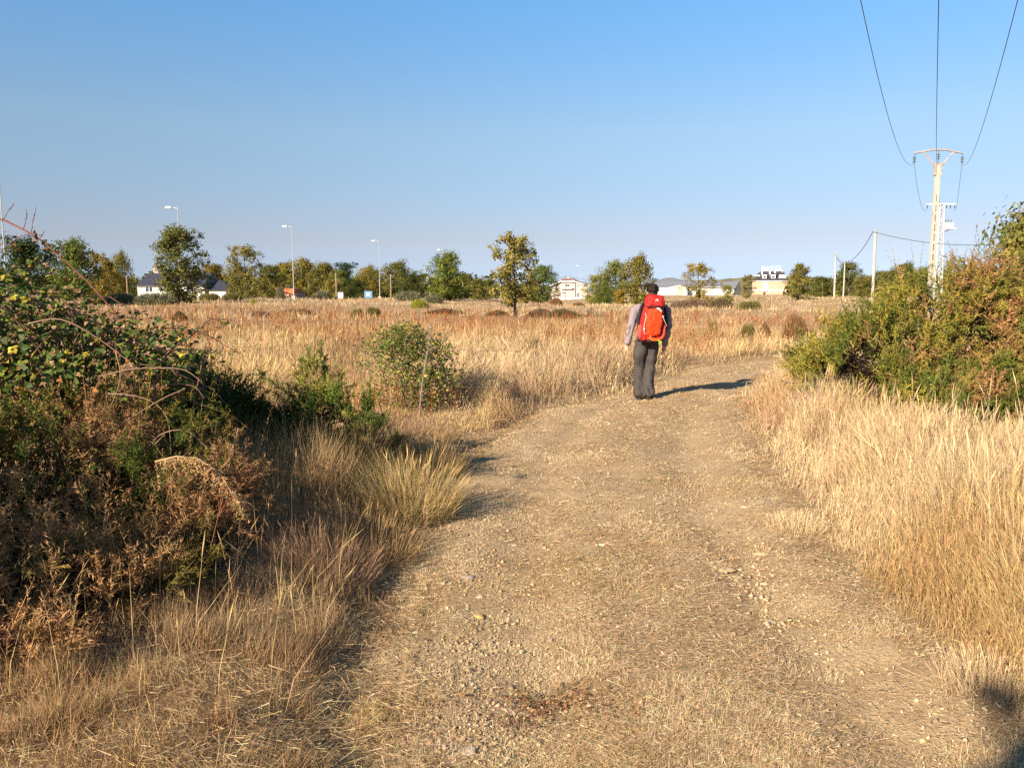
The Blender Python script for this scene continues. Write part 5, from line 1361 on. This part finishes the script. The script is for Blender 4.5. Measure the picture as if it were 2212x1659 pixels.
def post(px, ptop, Y, label, mat, r=.085, name='wooden_post', cat='post', group='wooden posts at the far edge of the field'):
    X = float(at(px, 610, Y)[0]); z0 = hz(X, Y) - .15; H = at(px, ptop, Y)[2] - z0
    e = empty(name, (X, Y, z0))
    PB().tube([(0, 0, 0), (.02, 0, H * .5), (0, 0, H)], [r * 1.2, r * 1.1, r], 7).build('shaft', mat, e)
    PB().tube([(0, 0, H), (0, 0, H + .04)], r * 1.25, 7).build('cap', M_conc if mat is M_conc else M_galv, e)
    tag(e, label, cat, group)
for a in [(274, 598, 88, 'brown wooden post left of the white house with slate roof'), (726, 592, 96, 'wooden post under the dark pine'), (844, 594, 104, 'thick wooden post right of the lamp by the blue sign'),
          (928, 616, 112, 'short post left of the bright green lone tree'), (1000, 612, 120, 'thin post at the right of the bright green lone tree'), (1222, 594, 190, 'post before the left roof slope of the pink house'),
          (666, 604, 120, 'short post right of the orange roofed house'), (1605, 612, 130, 'wooden post left of the hotel')]: post(*a, M_wood)
def tele_pole(px, ptop, Y, label):
    post(px, ptop, Y, label, M_conc, .115, 'telephone_pole', 'telephone pole', 'white telephone poles')
tele_pole(1886, 499, 75, 'nearest and tallest white telephone pole, left of the concrete power pole')
tele_pole(1803, 546, 118, 'second white telephone pole, where the drooping cable ends')
tele_pole(1823, 566, 150, 'third white telephone pole, before the dark tree')
tele_pole(1834, 580, 180, 'shortest and farthest white telephone pole')

def sign(px, py0, py1, w_px, Y, mat, label, mark):
    X = float(at(px, 610, Y)[0]); z0 = hz(X, Y) - .1; e = empty('road_sign', (X, Y, z0)); Z0, Z1 = at(px, py1, Y)[2] - z0, at(px, py0, Y)[2] - z0; hw = w_px / FPX * Y / 2
    PB().tube([(0, .05, 0), (0, .05, Z1)], .04, 6).build('pole', M_galv, e)
    PB().box(-hw, hw, -.03, 0, Z0, Z1).build('panel', mat, e)
    mark(e, hw, Z0, Z1); tag(e, label, 'road sign')
def blue_mark(e, hw, a, b):
    PB().box(-hw * .45, hw * .35, -.05, -.031, a + (b - a) * .35, a + (b - a) * .75).build('symbol', M_frame, e)
def plain_mark(e, hw, a, b):
    PB().box(-hw * .6, hw * .6, -.05, -.031, a + (b - a) * .6, a + (b - a) * .8).build('symbol', M_yellow, e)
sign(795, 629, 645, 17, 110, solid('sign_blue', (.12, .26, .46), .5), 'light blue road sign with white symbol in the far grass', blue_mark)
sign(735, 632, 644, 11, 100, M_frame, 'small white sign left of the blue road sign', plain_mark)

def power_pole():
    Y = 55; X = at(2019, 480, Y)[0]; z0 = hz(X, Y) - .3; e = empty('power_pole', (X, Y, z0)); H = at(2023, 355, Y)[2] - z0
    rails = PB(); w0, w1 = .145, .095                             # two rails with rungs: the openings show
    for s in (-1, 1):
        for y_ in (-.09,):
            rails.hull([(s * w0 - .055, y_, 0), (s * w0 + .055, y_, 0), (s * w0 + .055, .13, 0), (s * w0 - .055, .13, 0)], [(s * w1 - .06, y_, H * .80), (s * w1 + .06, y_, H * .80), (s * w1 + .06, .09, H * .80), (s * w1 - .06, .09, H * .80)])
    rails.hull([(-w1 - .06, -.09, H * .80), (w1 + .06, -.09, H * .80), (w1 + .06, .09, H * .80), (-w1 - .06, .09, H * .80)], [(-.16, -.08, H), (.16, -.08, H), (.16, .08, H), (-.16, .08, H)])
    rails.build('shaft', M_conc, e)
    for k in range(12):
        z = H * (.03 + .77 * k / 12); ww = w0 + (w1 - w0) * z / (H * .8) - .06
        PB().box(-ww, ww, -.075, .06, z, z + .22).build('rung', M_conc, e)
        if k < 11: PB().box(-ww, ww, .062, .085, z + .24, z + H * .77 / 12 - .02).build('web', M_conc, e)
    zc = at(2023, 324, Y)[2] - z0; ze = at(1976, 331, Y)[2] - z0; r = 1.62
    cr = PB().tube([(-r, 0, ze), (-r * .6, 0, ze + .10), (-.4, 0, zc), (.4, 0, zc), (r * .6, 0, ze + .10), (r, 0, ze)], .065, 6).build('crossarm', M_steel, e)
    for s in (-1, 1): PB().tube([(s * .12, -.02, H - .25), (s * r * .62, -.02, ze + .06)], .055, 5).build('brace', M_steel, e)
    for s in (-1, 1): PB().box(s * .2 - .035, s * .2 + .035, -.14, .14, H - .75, H + .12).build('bracket', M_steel, e)
    for s in (-1, 0, 1):
        zt = (zc if s == 0 else ze) - .07
        i = PB().tube([(s * r * .985, 0, zt), (s * r * .985, 0, zt - .62)], .022, 5)
        i.build('insulator', M_insul, e)
        for q in range(3): V, P = loft([(s * r * .985, 0, zt - .2 - .14 * q), (s * r * .985, 0, zt - .26 - .14 * q)], [.06, .13], [.06, .13], 10); PB().add(V, P).build('insulator_disc', M_insul, e)
    tag(e, 'tall concrete power pole with steel crossarm and three insulators', 'power pole', 'power poles')
    return e, z0, [(s * r * .985, (zc if s == 0 else ze) - .69 + z0) for s in (-1, 0, 1)]
pp, ppz, hooks = power_pole()

def mast():
    Y = 85; px0 = 2029; X = at(px0, 520, Y)[0]; z0 = hz(X, Y) - .3; e = empty('lattice_mast', (X, Y, z0)); m = Y / FPX
    Z = lambda py: at(px0, py, Y)[2] - z0
    H = Z(441); w0, w1 = .42, .22
    legs = [(sx, sy) for sx in (-1, 1) for sy in (-1, 1)]
    for sx, sy in legs: PB().tube([(sx * w0, sy * w0, 0), (sx * w1, sy * w1, H)], .05, 4).build('leg', M_galv, e)
    n = 16
    for k in range(n):
        z, zz = H * k / n, H * (k + 1) / n; a, b_ = w0 + (w1 - w0) * k / n, w0 + (w1 - w0) * (k + 1) / n; s = 1 if k % 2 else -1
        p = PB().tube([(-s * a, -a, z), (s * b_, -b_, zz)], .035, 4).tube([(s * a, a, z), (-s * b_, b_, zz)], .035, 4).tube([(-a, -s * a, z), (-b_, s * b_, zz)], .035, 4).tube([(a, s * a, z), (b_, -s * b_, zz)], .035, 4)
        p.tube([(-b_, -b_, zz), (b_, -b_, zz)], .03, 4)
        p.build('lattice_brace', M_galv, e)
    PB().box(-1.55, 1.5, -.08, .08, H - .1, H + .06).build('crossarm', M_galv, e)
    for x_ in (-1.45, -.75, .55, .95, 1.4): PB().tube([(x_, 0, H - .1), (x_, 0, H - .45)], .07, 6).build('insulator', M_insul, e)
    PB().box(.25, 1.55, -.35, .35, Z(496), Z(493)).build('platform', M_galv, e)
    t = PB().box(.45, 1.2, -.3, .3, Z(493), Z(482)).build('transformer', M_lampw, e)
    for x_ in (.55, .82, 1.1): PB().tube([(x_, 0, Z(482)), (x_, 0, Z(475))], .05, 6).build('bushing', M_insul, t)
    PB().tube([(.2, 0, Z(505)), (1.0, 0, Z(496))], .04, 4).build('strut', M_galv, e)
    PB().tube([(.45, -.1, 0), (.38, -.1, Z(505))], .05, 5).build('conduit', M_conc, e)
    tag(e, 'white steel lattice mast with transformer behind the concrete power pole', 'power pole', 'power poles')
    return [Vector((X + x_, Y, z0 + H - .5)) for x_ in (-1.45, .1, 1.4)]
mast_hooks = mast()

def cable(pts, r, label, group, name='cable'):
    e = PB().tube(pts, r, 5).build(name, M_wire)
    tag(e, label, 'cable', group)
for k, (dx, zz) in enumerate(hooks):
    A = np.array([pp.location.x + dx, 55.0, zz]); n = 26
    nm = ('left', 'middle', 'right')[k]
    pts = []
    for i in range(n + 1):
        y = 55 - 62 * i / n; pts.append((A[0] - .522 * (55 - y), y, 7.35 - (.25 if k == 1 else 0) + (zz - 7.35 + (.25 if k == 1 else 0)) * ((y - 25) / 30) ** 2))
    cable(pts, .009, f'{nm} of the three power lines sweeping overhead from the concrete pole', 'power lines')
    B = mast_hooks[k]; pts = []
    for i in range(15):
        t = i / 14; pts.append((A[0] + (B.x - A[0]) * t, A[1] + (B.y - A[1]) * t, A[2] + (B.z - A[2]) * t - 2.4 * 4 * t * (1 - t) * .5))
    cable(pts, .012, f'{nm} slack line between the concrete pole and the lattice mast', 'power lines')
def sag(a, b, s, n=16): return [tuple(np.array(a) * (1 - t) + np.array(b) * t - np.array([0, 0, s * 4 * t * (1 - t)])) for t in np.linspace(0, 1, n)]
cable(sag(at(1886, 501, 75), at(1803, 549, 118), 1.9), .03, 'telephone cable drooping between the first and the second white pole', 'telephone cables')
cable(sag(at(1886, 501, 75), at(2300, 508, 66), 1.0), .03, 'telephone cable running right behind the power poles from the nearest white pole', 'telephone cables')
cable(sag(at(1803, 549, 118), at(1823, 568, 150), .5), .03, 'short telephone cable between the second and third white pole', 'telephone cables')
cable(sag(at(1080, 606, 215), at(1228, 597, 232), .8), .05, 'cable reaching the roof of the pink house from the left', 'telephone cables')
cable(sag(at(1228, 597, 232), at(1330, 606, 215), .6), .05, 'cable leaving the roof of the pink house to the right', 'telephone cables')

# ------------------------------------------------------------------ the walker
def remesh(parts, name, voxel, it, ratio, mat, parent, warp=None):
    p = PB()
    for V, P in parts: p.add(V, P)
    o = p.build('tmp', mat)
    m = o.modifiers.new('r', 'REMESH'); m.mode = 'VOXEL'; m.voxel_size = voxel; m.use_smooth_shade = True
    s = o.modifiers.new('s', 'SMOOTH'); s.factor = .5; s.iterations = it
    if ratio < 1: d = o.modifiers.new('d', 'DECIMATE'); d.ratio = ratio
    dg = bpy.context.evaluated_depsgraph_get(); me = bpy.data.meshes.new_from_object(o.evaluated_get(dg)); me.name = name
    bpy.data.objects.remove(o)
    if warp is not None:
        n = len(me.vertices); co = np.empty(n * 3, np.float32); me.vertices.foreach_get('co', co); no = np.empty(n * 3, np.float32); me.vertices.foreach_get('normal', no)
        co = co.reshape(-1, 3); no = no.reshape(-1, 3); me.vertices.foreach_set('co', (co + no * warp(co)[:, None]).astype(np.float32).ravel()); me.update()
    me.polygons.foreach_set('use_smooth', np.ones(len(me.polygons), bool))
    me.materials.clear(); me.materials.append(mat)
    return link(bpy.data.objects.new(name, me), parent)
def ell(c, r, n=14, m=10):
    V, P = [], []
    for i in range(m + 1):
        a = -PI / 2 + PI * i / m
        for k in range(n): b_ = 2 * PI * k / n; V.append((c[0] + r[0] * math.cos(a) * math.cos(b_), c[1] + r[1] * math.cos(a) * math.sin(b_), c[2] + r[2] * math.sin(a)))
    P = [(i * n + k, i * n + (k + 1) % n, (i + 1) * n + (k + 1) % n, (i + 1) * n + k) for i in range(m) for k in range(n)]
    return np.array(V), P

M_skin = solid('skin', (.60, .31, .22), .55, .06, 8, 0, .4)
M_hair = solid('dark_hair', (.022, .013, .009), .6, .4, 40, .4, .3, stretch=(3, 3, .5))
M_shirt = solid('mauve_grey_shirt', (.23, .19, .21), .9, .10, 14, .25, .15)
M_trou = solid('charcoal_trousers', (.058, .050, .047), .85, .16, 12, .3, .2)
M_boot = solid('black_boot', (.018, .016, .015), .6, .2, 20)
M_red = solid('orange_red_nylon', (.66, .045, .008), .7, .16, 9, .2, .2)
M_red2 = solid('dark_red_nylon', (.36, .018, .016), .7, .22, 11, .3, .2)
M_red3 = solid('faded_red_mesh', (.50, .07, .05), .8, .15, 16, .2, .2)
M_black = solid('black_webbing', (.012, .012, .016), .7, .2, 20)
M_strap = solid('pale_webbing', (.48, .45, .43), .7, .06, 20)
M_cord = solid('orange_cord', (.85, .20, .03), .6, .05, 20)
M_lime = solid('lime_cord', (.35, .60, .06), .6, .05, 20)

def person(loc):
    e = empty('person', loc)
    def limb(pts, ra, rb=None): return loft(pts, ra, ra if rb is None else rb, 14)
    hd = np.array([.105, .03, 1.685])
    parts = [ell(hd + [0, 0, .012], (.076, .096, .108)), ell(hd + [-.004, .055, -.065], (.052, .05, .058)),
             ell(hd + [-.003, .112, -.025], (.013, .020, .022), 8, 6), ell(hd + [0, .082, .022], (.05, .02, .014), 10, 6),
             ell(hd + [-.078, 0, -.005], (.011, .020, .032), 8, 6), ell(hd + [.078, 0, -.005], (.011, .020, .032), 8, 6),
             limb([(.09, -.005, 1.42), (.098, .005, 1.52), (.104, .012, 1.63)], [.075, .056, .056]),
             limb([(.02, 0, .90), (.03, 0, 1.05), (.055, 0, 1.2), (.075, 0, 1.34), (.085, 0, 1.45)], [.155, .145, .16, .185, .12], [.11, .10, .115, .12, .08])]
    arms = {'l': [(-.10, -.01, 1.445), (-.165, -.01, 1.40), (-.225, -.03, 1.16), (-.262, .02, .92), (-.272, .035, .86)],
            'r': [(.27, -.01, 1.445), (.325, -.01, 1.40), (.352, -.025, 1.15), (.322, .03, .92), (.312, .05, .855)]}
    legs = {'l': [(-.050, 0, .92), (-.072, .02, .70), (-.074, .06, .50), (-.068, .05, .28), (-.064, .05, .09)],
            'r': [(.118, 0, .92), (.112, .03, .70), (.092, .05, .50), (.064, -.05, .28), (.050, -.12, .09)]}
    for a in arms.values(): parts.append(limb(a, [.06, .055, .042, .032, .026]))
    for l in legs.values(): parts.append(limb(l, [.09, .08, .057, .055, .038]))
    for s, key in ((-1, 'l'), (1, 'r')):                          # hands: palm, four curled fingers, thumb
        w_ = np.array(arms[key][-1]); parts.append(limb([w_, w_ + [0, .008, -.035], w_ + [0, .012, -.085]], [.026, .034, .038], [.021, .024, .022]))
        k0 = w_ + [0, .012, -.08]
        for q, ln in enumerate((.068, .078, .074, .058)):
            b0 = k0 + np.array([.0, .030 - .020 * q, 0]) + np.array([0, .0, .002]); f = [b0, b0 + [-s * .010, .004, -ln * .45], b0 + [-s * .032, .008, -ln * .75], b0 + [-s * .050, .008, -ln * .78]]
            parts.append(loft(f, [.0095, .0088, .0080, .0065], [.0095, .0088, .008, .0065], 8))
        parts.append(loft([w_ + [-s * .008, .028, -.03], w_ + [-s * .016, .050, -.062], w_ + [-s * .020, .056, -.094]], [.013, .011, .008], [.013, .011, .008], 8))
    remesh(parts, 'body', .0048, 3, .2, M_skin, e)
    sh = [limb([(.03, 0, .90), (.032, 0, 1.0), (.05, 0, 1.15), (.072, 0, 1.32), (.084, -.004, 1.43), (.092, 0, 1.485)], [.165, .165, .18, .215, .232, .10], [.125, .12, .135, .145, .115, .075])]
    for a in arms.values(): sh.append(limb([np.array(v) for v in a[:-1]] + [np.array(a[-1]) + [0, 0, -.005]], [.072, .073, .058, .047, .043]))
    remesh(sh, 'shirt', .009, 4, .5, M_shirt, e, lambda c: (vnoise(c[:, 0] * 2 + c[:, 1], c[:, 2], .05, 3) - .5) * .014 * (1 + (c[:, 2] < 1.2)))
    tr = [limb([(.030, 0, .86), (.032, 0, .95), (.035, 0, 1.03)], [.175, .172, .165], [.135, .13, .125])]
    for key, l in legs.items():
        p = [np.array(v) for v in l]; p[-1] = p[-1] + [0, 0, -.03]
        tr.append(limb([p[0] + [0, 0, .02], p[1], p[2], p[3], p[4]], [.110, .096, .086, .083, .088], [.125, .112, .09, .09, .10]))
    remesh(tr, 'trousers', .009, 4, .5, M_trou, e, lambda c: (vnoise(c[:, 0] * 1.2, c[:, 2] + c[:, 0] * .7, .075, 8) - .5) * .042 * smooth(.98, .7, c[:, 2]) + (vnoise(c[:, 0] + c[:, 1], c[:, 2] * 2.2, .05, 9) - .5) * .016 * smooth(.45, .1, c[:, 2]))
    for key, l in legs.items():
        a = np.array(l[-1]); yaw = -.15 if key == 'l' else .12
        b_ = [limb([(a[0], a[1] - .075, .045), (a[0], a[1] - .02, .055), (a[0] + yaw * .1, a[1] + .09, .045), (a[0] + yaw * .2, a[1] + .19, .035)], [.040, .045, .048, .030], [.040, .050, .040, .026]), limb([(a[0], a[1], .05), (a[0], a[1], .15)], [.05, .052])]
        o = remesh(b_, 'shoe', .008, 2, .6, M_boot, e)
        V, P = loft([(a[0], a[1] + .055, .0), (a[0], a[1] + .055, .022)], .05, .14, 14, (0, 1, 0)); PB().add(V, P).build('sole', M_dark, o)
    # hair: a cap of short locks
    hb = [ell(hd + [0, -.014, .034], (.088, .104, .094), 18, 12), ell(hd + [0, -.055, -.03], (.070, .052, .06)), ell(hd + [-.012, .05, .085], (.06, .05, .035))]
    ho = remesh(hb, 'hair', .008, 2, .7, M_hair, e, lambda c: (vnoise(c[:, 0], c[:, 2] * .6 + c[:, 1], .02, 5) - .5) * .022)
    lb = Buf(); u = rvec(700); u = u[(u[:, 2] > -.3) & ~((u[:, 1] > .35) & (u[:, 2] < .45))]; P = hd + np.array([0, -.012, .03]) + u * [.086, .102, .092]
    D = norm(u + np.array([0, -.2, -.5]) + rng.normal(0, .4, u.shape)); S = norm(np.cross(D, rvec(len(u)))) * .004
    lb.add(np.stack([P - S, P + S, P + D * U(.02, .04, len(u))[:, None]], 1), np.arange(len(u) * 3).reshape(-1, 3), (.022, .014, .010))
    lb.build('locks', M_bark, ho, kind='stuff')
    for s in (-1, 1):
        V, P = ell(hd + [s * .032, .093, .010], (.012, .008, .007), 10, 6); ob = PB().add(V, P).build('eye', M_frame, e, True)
        V, P = ell(hd + [s * .032, .1005, .010], (.005, .003, .005), 8, 6); PB().add(V, P).build('pupil', M_black, ob)
    V, P = ell(hd + [-.002, .103, -.068], (.022, .006, .006), 10, 6); PB().add(V, P).build('mouth', M_red3, e, True)
    tag(e, 'dark haired person in mauve grey shirt and charcoal trousers walking away along the track', 'person')
    return e
wx, wy = at(1391, 860, 12.55)[:2]
wz = float(hp(np.array([wx]), np.array([wy]))[0])
walker = person((wx, wy, wz))

def backpack(loc):
    e = empty('backpack', loc)
    def sup(cx, cy, z, a, b_, n=24, ex=.55):
        out = []
        for k in range(n):
            t = 2 * PI * k / n; c, s = math.cos(t), math.sin(t)
            out.append((cx + a * math.copysign(abs(c) ** ex, c), cy + b_ * math.copysign(abs(s) ** ex, s), z))
        return out
    def stack(rows, n=24, ex=.55):
        V = []; m = len(rows)
        for r in rows: V += sup(*r, n, ex)
        P = [(i * n + k, i * n + (k + 1) % n, (i + 1) * n + (k + 1) % n, (i + 1) * n + k) for i in range(m - 1) for k in range(n)] + [tuple(range(n))[::-1], tuple(range((m - 1) * n, m * n))]
        return V, P
    cy = -.245
    V, P = stack([(.045, cy + .02, .93, .12, .06), (.045, cy, .96, .165, .095), (.052, cy, 1.1, .175, .115), (.066, cy, 1.28, .172, .115), (.078, cy, 1.42, .155, .105), (.082, cy, 1.50, .13, .09)])
    remesh([(np.array(V), P)], 'main_body', .009, 2, .6, M_red2, e, lambda c: (vnoise(c[:, 0] * 1.5 + c[:, 1], c[:, 2] * 1.6, .055, 12) - .5) * .020 + (vnoise(c[:, 0] * 2, c[:, 2] * 3, .03, 13) - .5) * .008)
    V, P = stack([(.064, cy - .112, 1.02, .09, .02), (.064, cy - .108, 1.05, .118, .04), (.072, cy - .11, 1.18, .126, .048), (.082, cy - .105, 1.32, .120, .045), (.088, cy - .095, 1.42, .096, .03), (.088, cy - .088, 1.445, .07, .015)], 24, .7)
    remesh([(np.array(V), P)], 'front_panel', .009, 2, .6, M_red, e, lambda c: (vnoise(c[:, 0] * 1.5 + c[:, 1], c[:, 2] * 1.6, .055, 12) - .5) * .020 + (vnoise(c[:, 0] * 2, c[:, 2] * 3, .03, 13) - .5) * .008)
    V, P = stack([(.09, cy - .01, 1.455, .135, .105), (.092, cy - .02, 1.48, .150, .125), (.095, cy - .015, 1.55, .148, .122), (.098, cy, 1.615, .125, .10), (.10, cy + .01, 1.645, .085, .065)], 24, .62)
    lid = remesh([(np.array(V), P)], 'lid', .009, 2, .6, M_red2, e, lambda c: (vnoise(c[:, 0] * 1.5 + c[:, 1], c[:, 2] * 1.6, .055, 12) - .5) * .020 + (vnoise(c[:, 0] * 2, c[:, 2] * 3, .03, 13) - .5) * .008)
    for a, b_ in ((.0, 1.0),):                                  # mountain mark in three small triangles
        y = cy - .146; lx, lz = .105, 1.555
        for t in (((-.030, 0), (-.012, 0), (-.004, .030)), ((-.006, 0), (.030, 0), (.004, .032)), ((-.022, -.006), (.024, -.006), (.024, -.009), (-.022, -.009))):
            PB().prism([(lx + x_, lz + z_) for x_, z_ in t], y, y + .012).build('emblem', M_strap, lid)
    PB().tube([(-.04, cy - .115, 1.462), (.09, cy - .150, 1.452), (.22, cy - .115, 1.462)], .008, 6).build('lid_seam', M_black, lid)
    for s in (-1, 1):
        V, P = stack([(.048 + s * .165, cy - .01, .97, .028, .07), (.052 + s * .178, cy - .01, 1.05, .035, .085), (.058 + s * .180, cy - .01, 1.17, .03, .08), (.06 + s * .175, cy - .01, 1.19, .024, .07)], 16, .7)
        PB().add(V, P).build('side_pocket', M_red3, e, True)
        b_ = PB().tube([(.05 + s * .13, cy + .12, 1.0), (.06 + s * .19, cy + .10, 1.12), (.075 + s * .205, cy + .09, 1.28), (.088 + s * .19, cy + .11, 1.42), (.09 + s * .12, cy + .23, 1.50)], [.016, .020, .024, .024, .03], 8)
        b_.build('shoulder_strap', M_black, e, True)
        st = [(.05 + s * .115, cy - .118, 1.055), (.062 + s * .145, cy - .112, 1.12), (.062 + s * .135, cy - .120, 1.2), (.078 + s * .125, cy - .118, 1.315), (.082 + s * .145, cy - .10, 1.37)]
        if s > 0: st = [(.075 + .125, cy - .118, 1.32), (.078 + .15, cy - .11, 1.26), (.075 + .20, cy - .07, 1.17)]
        PB().tube(st, .0052, 6).build('compression_strap', M_strap, e)
        PB().box(.064 + s * .14 - .012, .064 + s * .14 + .012, cy - .13, cy - .105, 1.11 if s < 0 else 1.30, 1.145 if s < 0 else 1.33).build('buckle', M_strap, e, bevel=.003)
    V, P = stack([(.285, cy + .05, 1.09, .012, .03), (.282, cy + .05, 1.12, .030, .06), (.278, cy + .05, 1.26, .036, .07), (.262, cy + .05, 1.38, .028, .06), (.25, cy + .05, 1.41, .012, .03)], 14, .8)
    PB().add(V, P).build('black_side_bag', M_black, e, True)
    PB().tube([(.085, cy - .132, 1.445), (.13, cy - .150, 1.437), (.17, cy - .142, 1.405), (.185, cy - .135, 1.375)], [.012, .018, .018, .013], 6).build('grab_handle', M_strap, e, True)
    PB().tube([(.088, cy - .14, 1.50), (.095, cy - .150, 1.46), (.09, cy - .142, 1.43)], .007, 6).build('lid_strap', M_black, e)
    PB().tube([(.0, cy - .13, 1.04), (.03, cy - .145, .995), (.10, cy - .145, .975), (.17, cy - .13, .985), (.20, cy - .12, 1.02)], .0065, 6).tube([(-.02, cy - .11, 1.0), (.06, cy - .14, .955), (.15, cy - .13, .965), (.18, cy - .125, .95)], .0065, 6).build('cord', M_cord, e)
    PB().tube([(.13, cy - .13, .955), (.165, cy - .14, .935), (.185, cy - .14, .945), (.17, cy - .14, .915), (.14, cy - .135, .905)], .0065, 6).build('loop', M_lime, e)
    PB().tube([(-.135, cy + .05, .945), (-.10, cy - .02, .95), (.045, cy - .09, .945), (.19, cy - .02, .95), (.225, cy + .05, .945)], [.02, .024, .016, .024, .02], 8).build('hip_belt', M_black, e, True)
    PB().tube([(.10, cy - .11, .94), (.20, cy - .10, .955), (.235, cy - .02, .95)], .016, 6).build('belt_tail', M_black, e)
    tag(e, 'large red hiking backpack with bright orange front on the back of the walker', 'backpack')
backpack((wx, wy, wz))
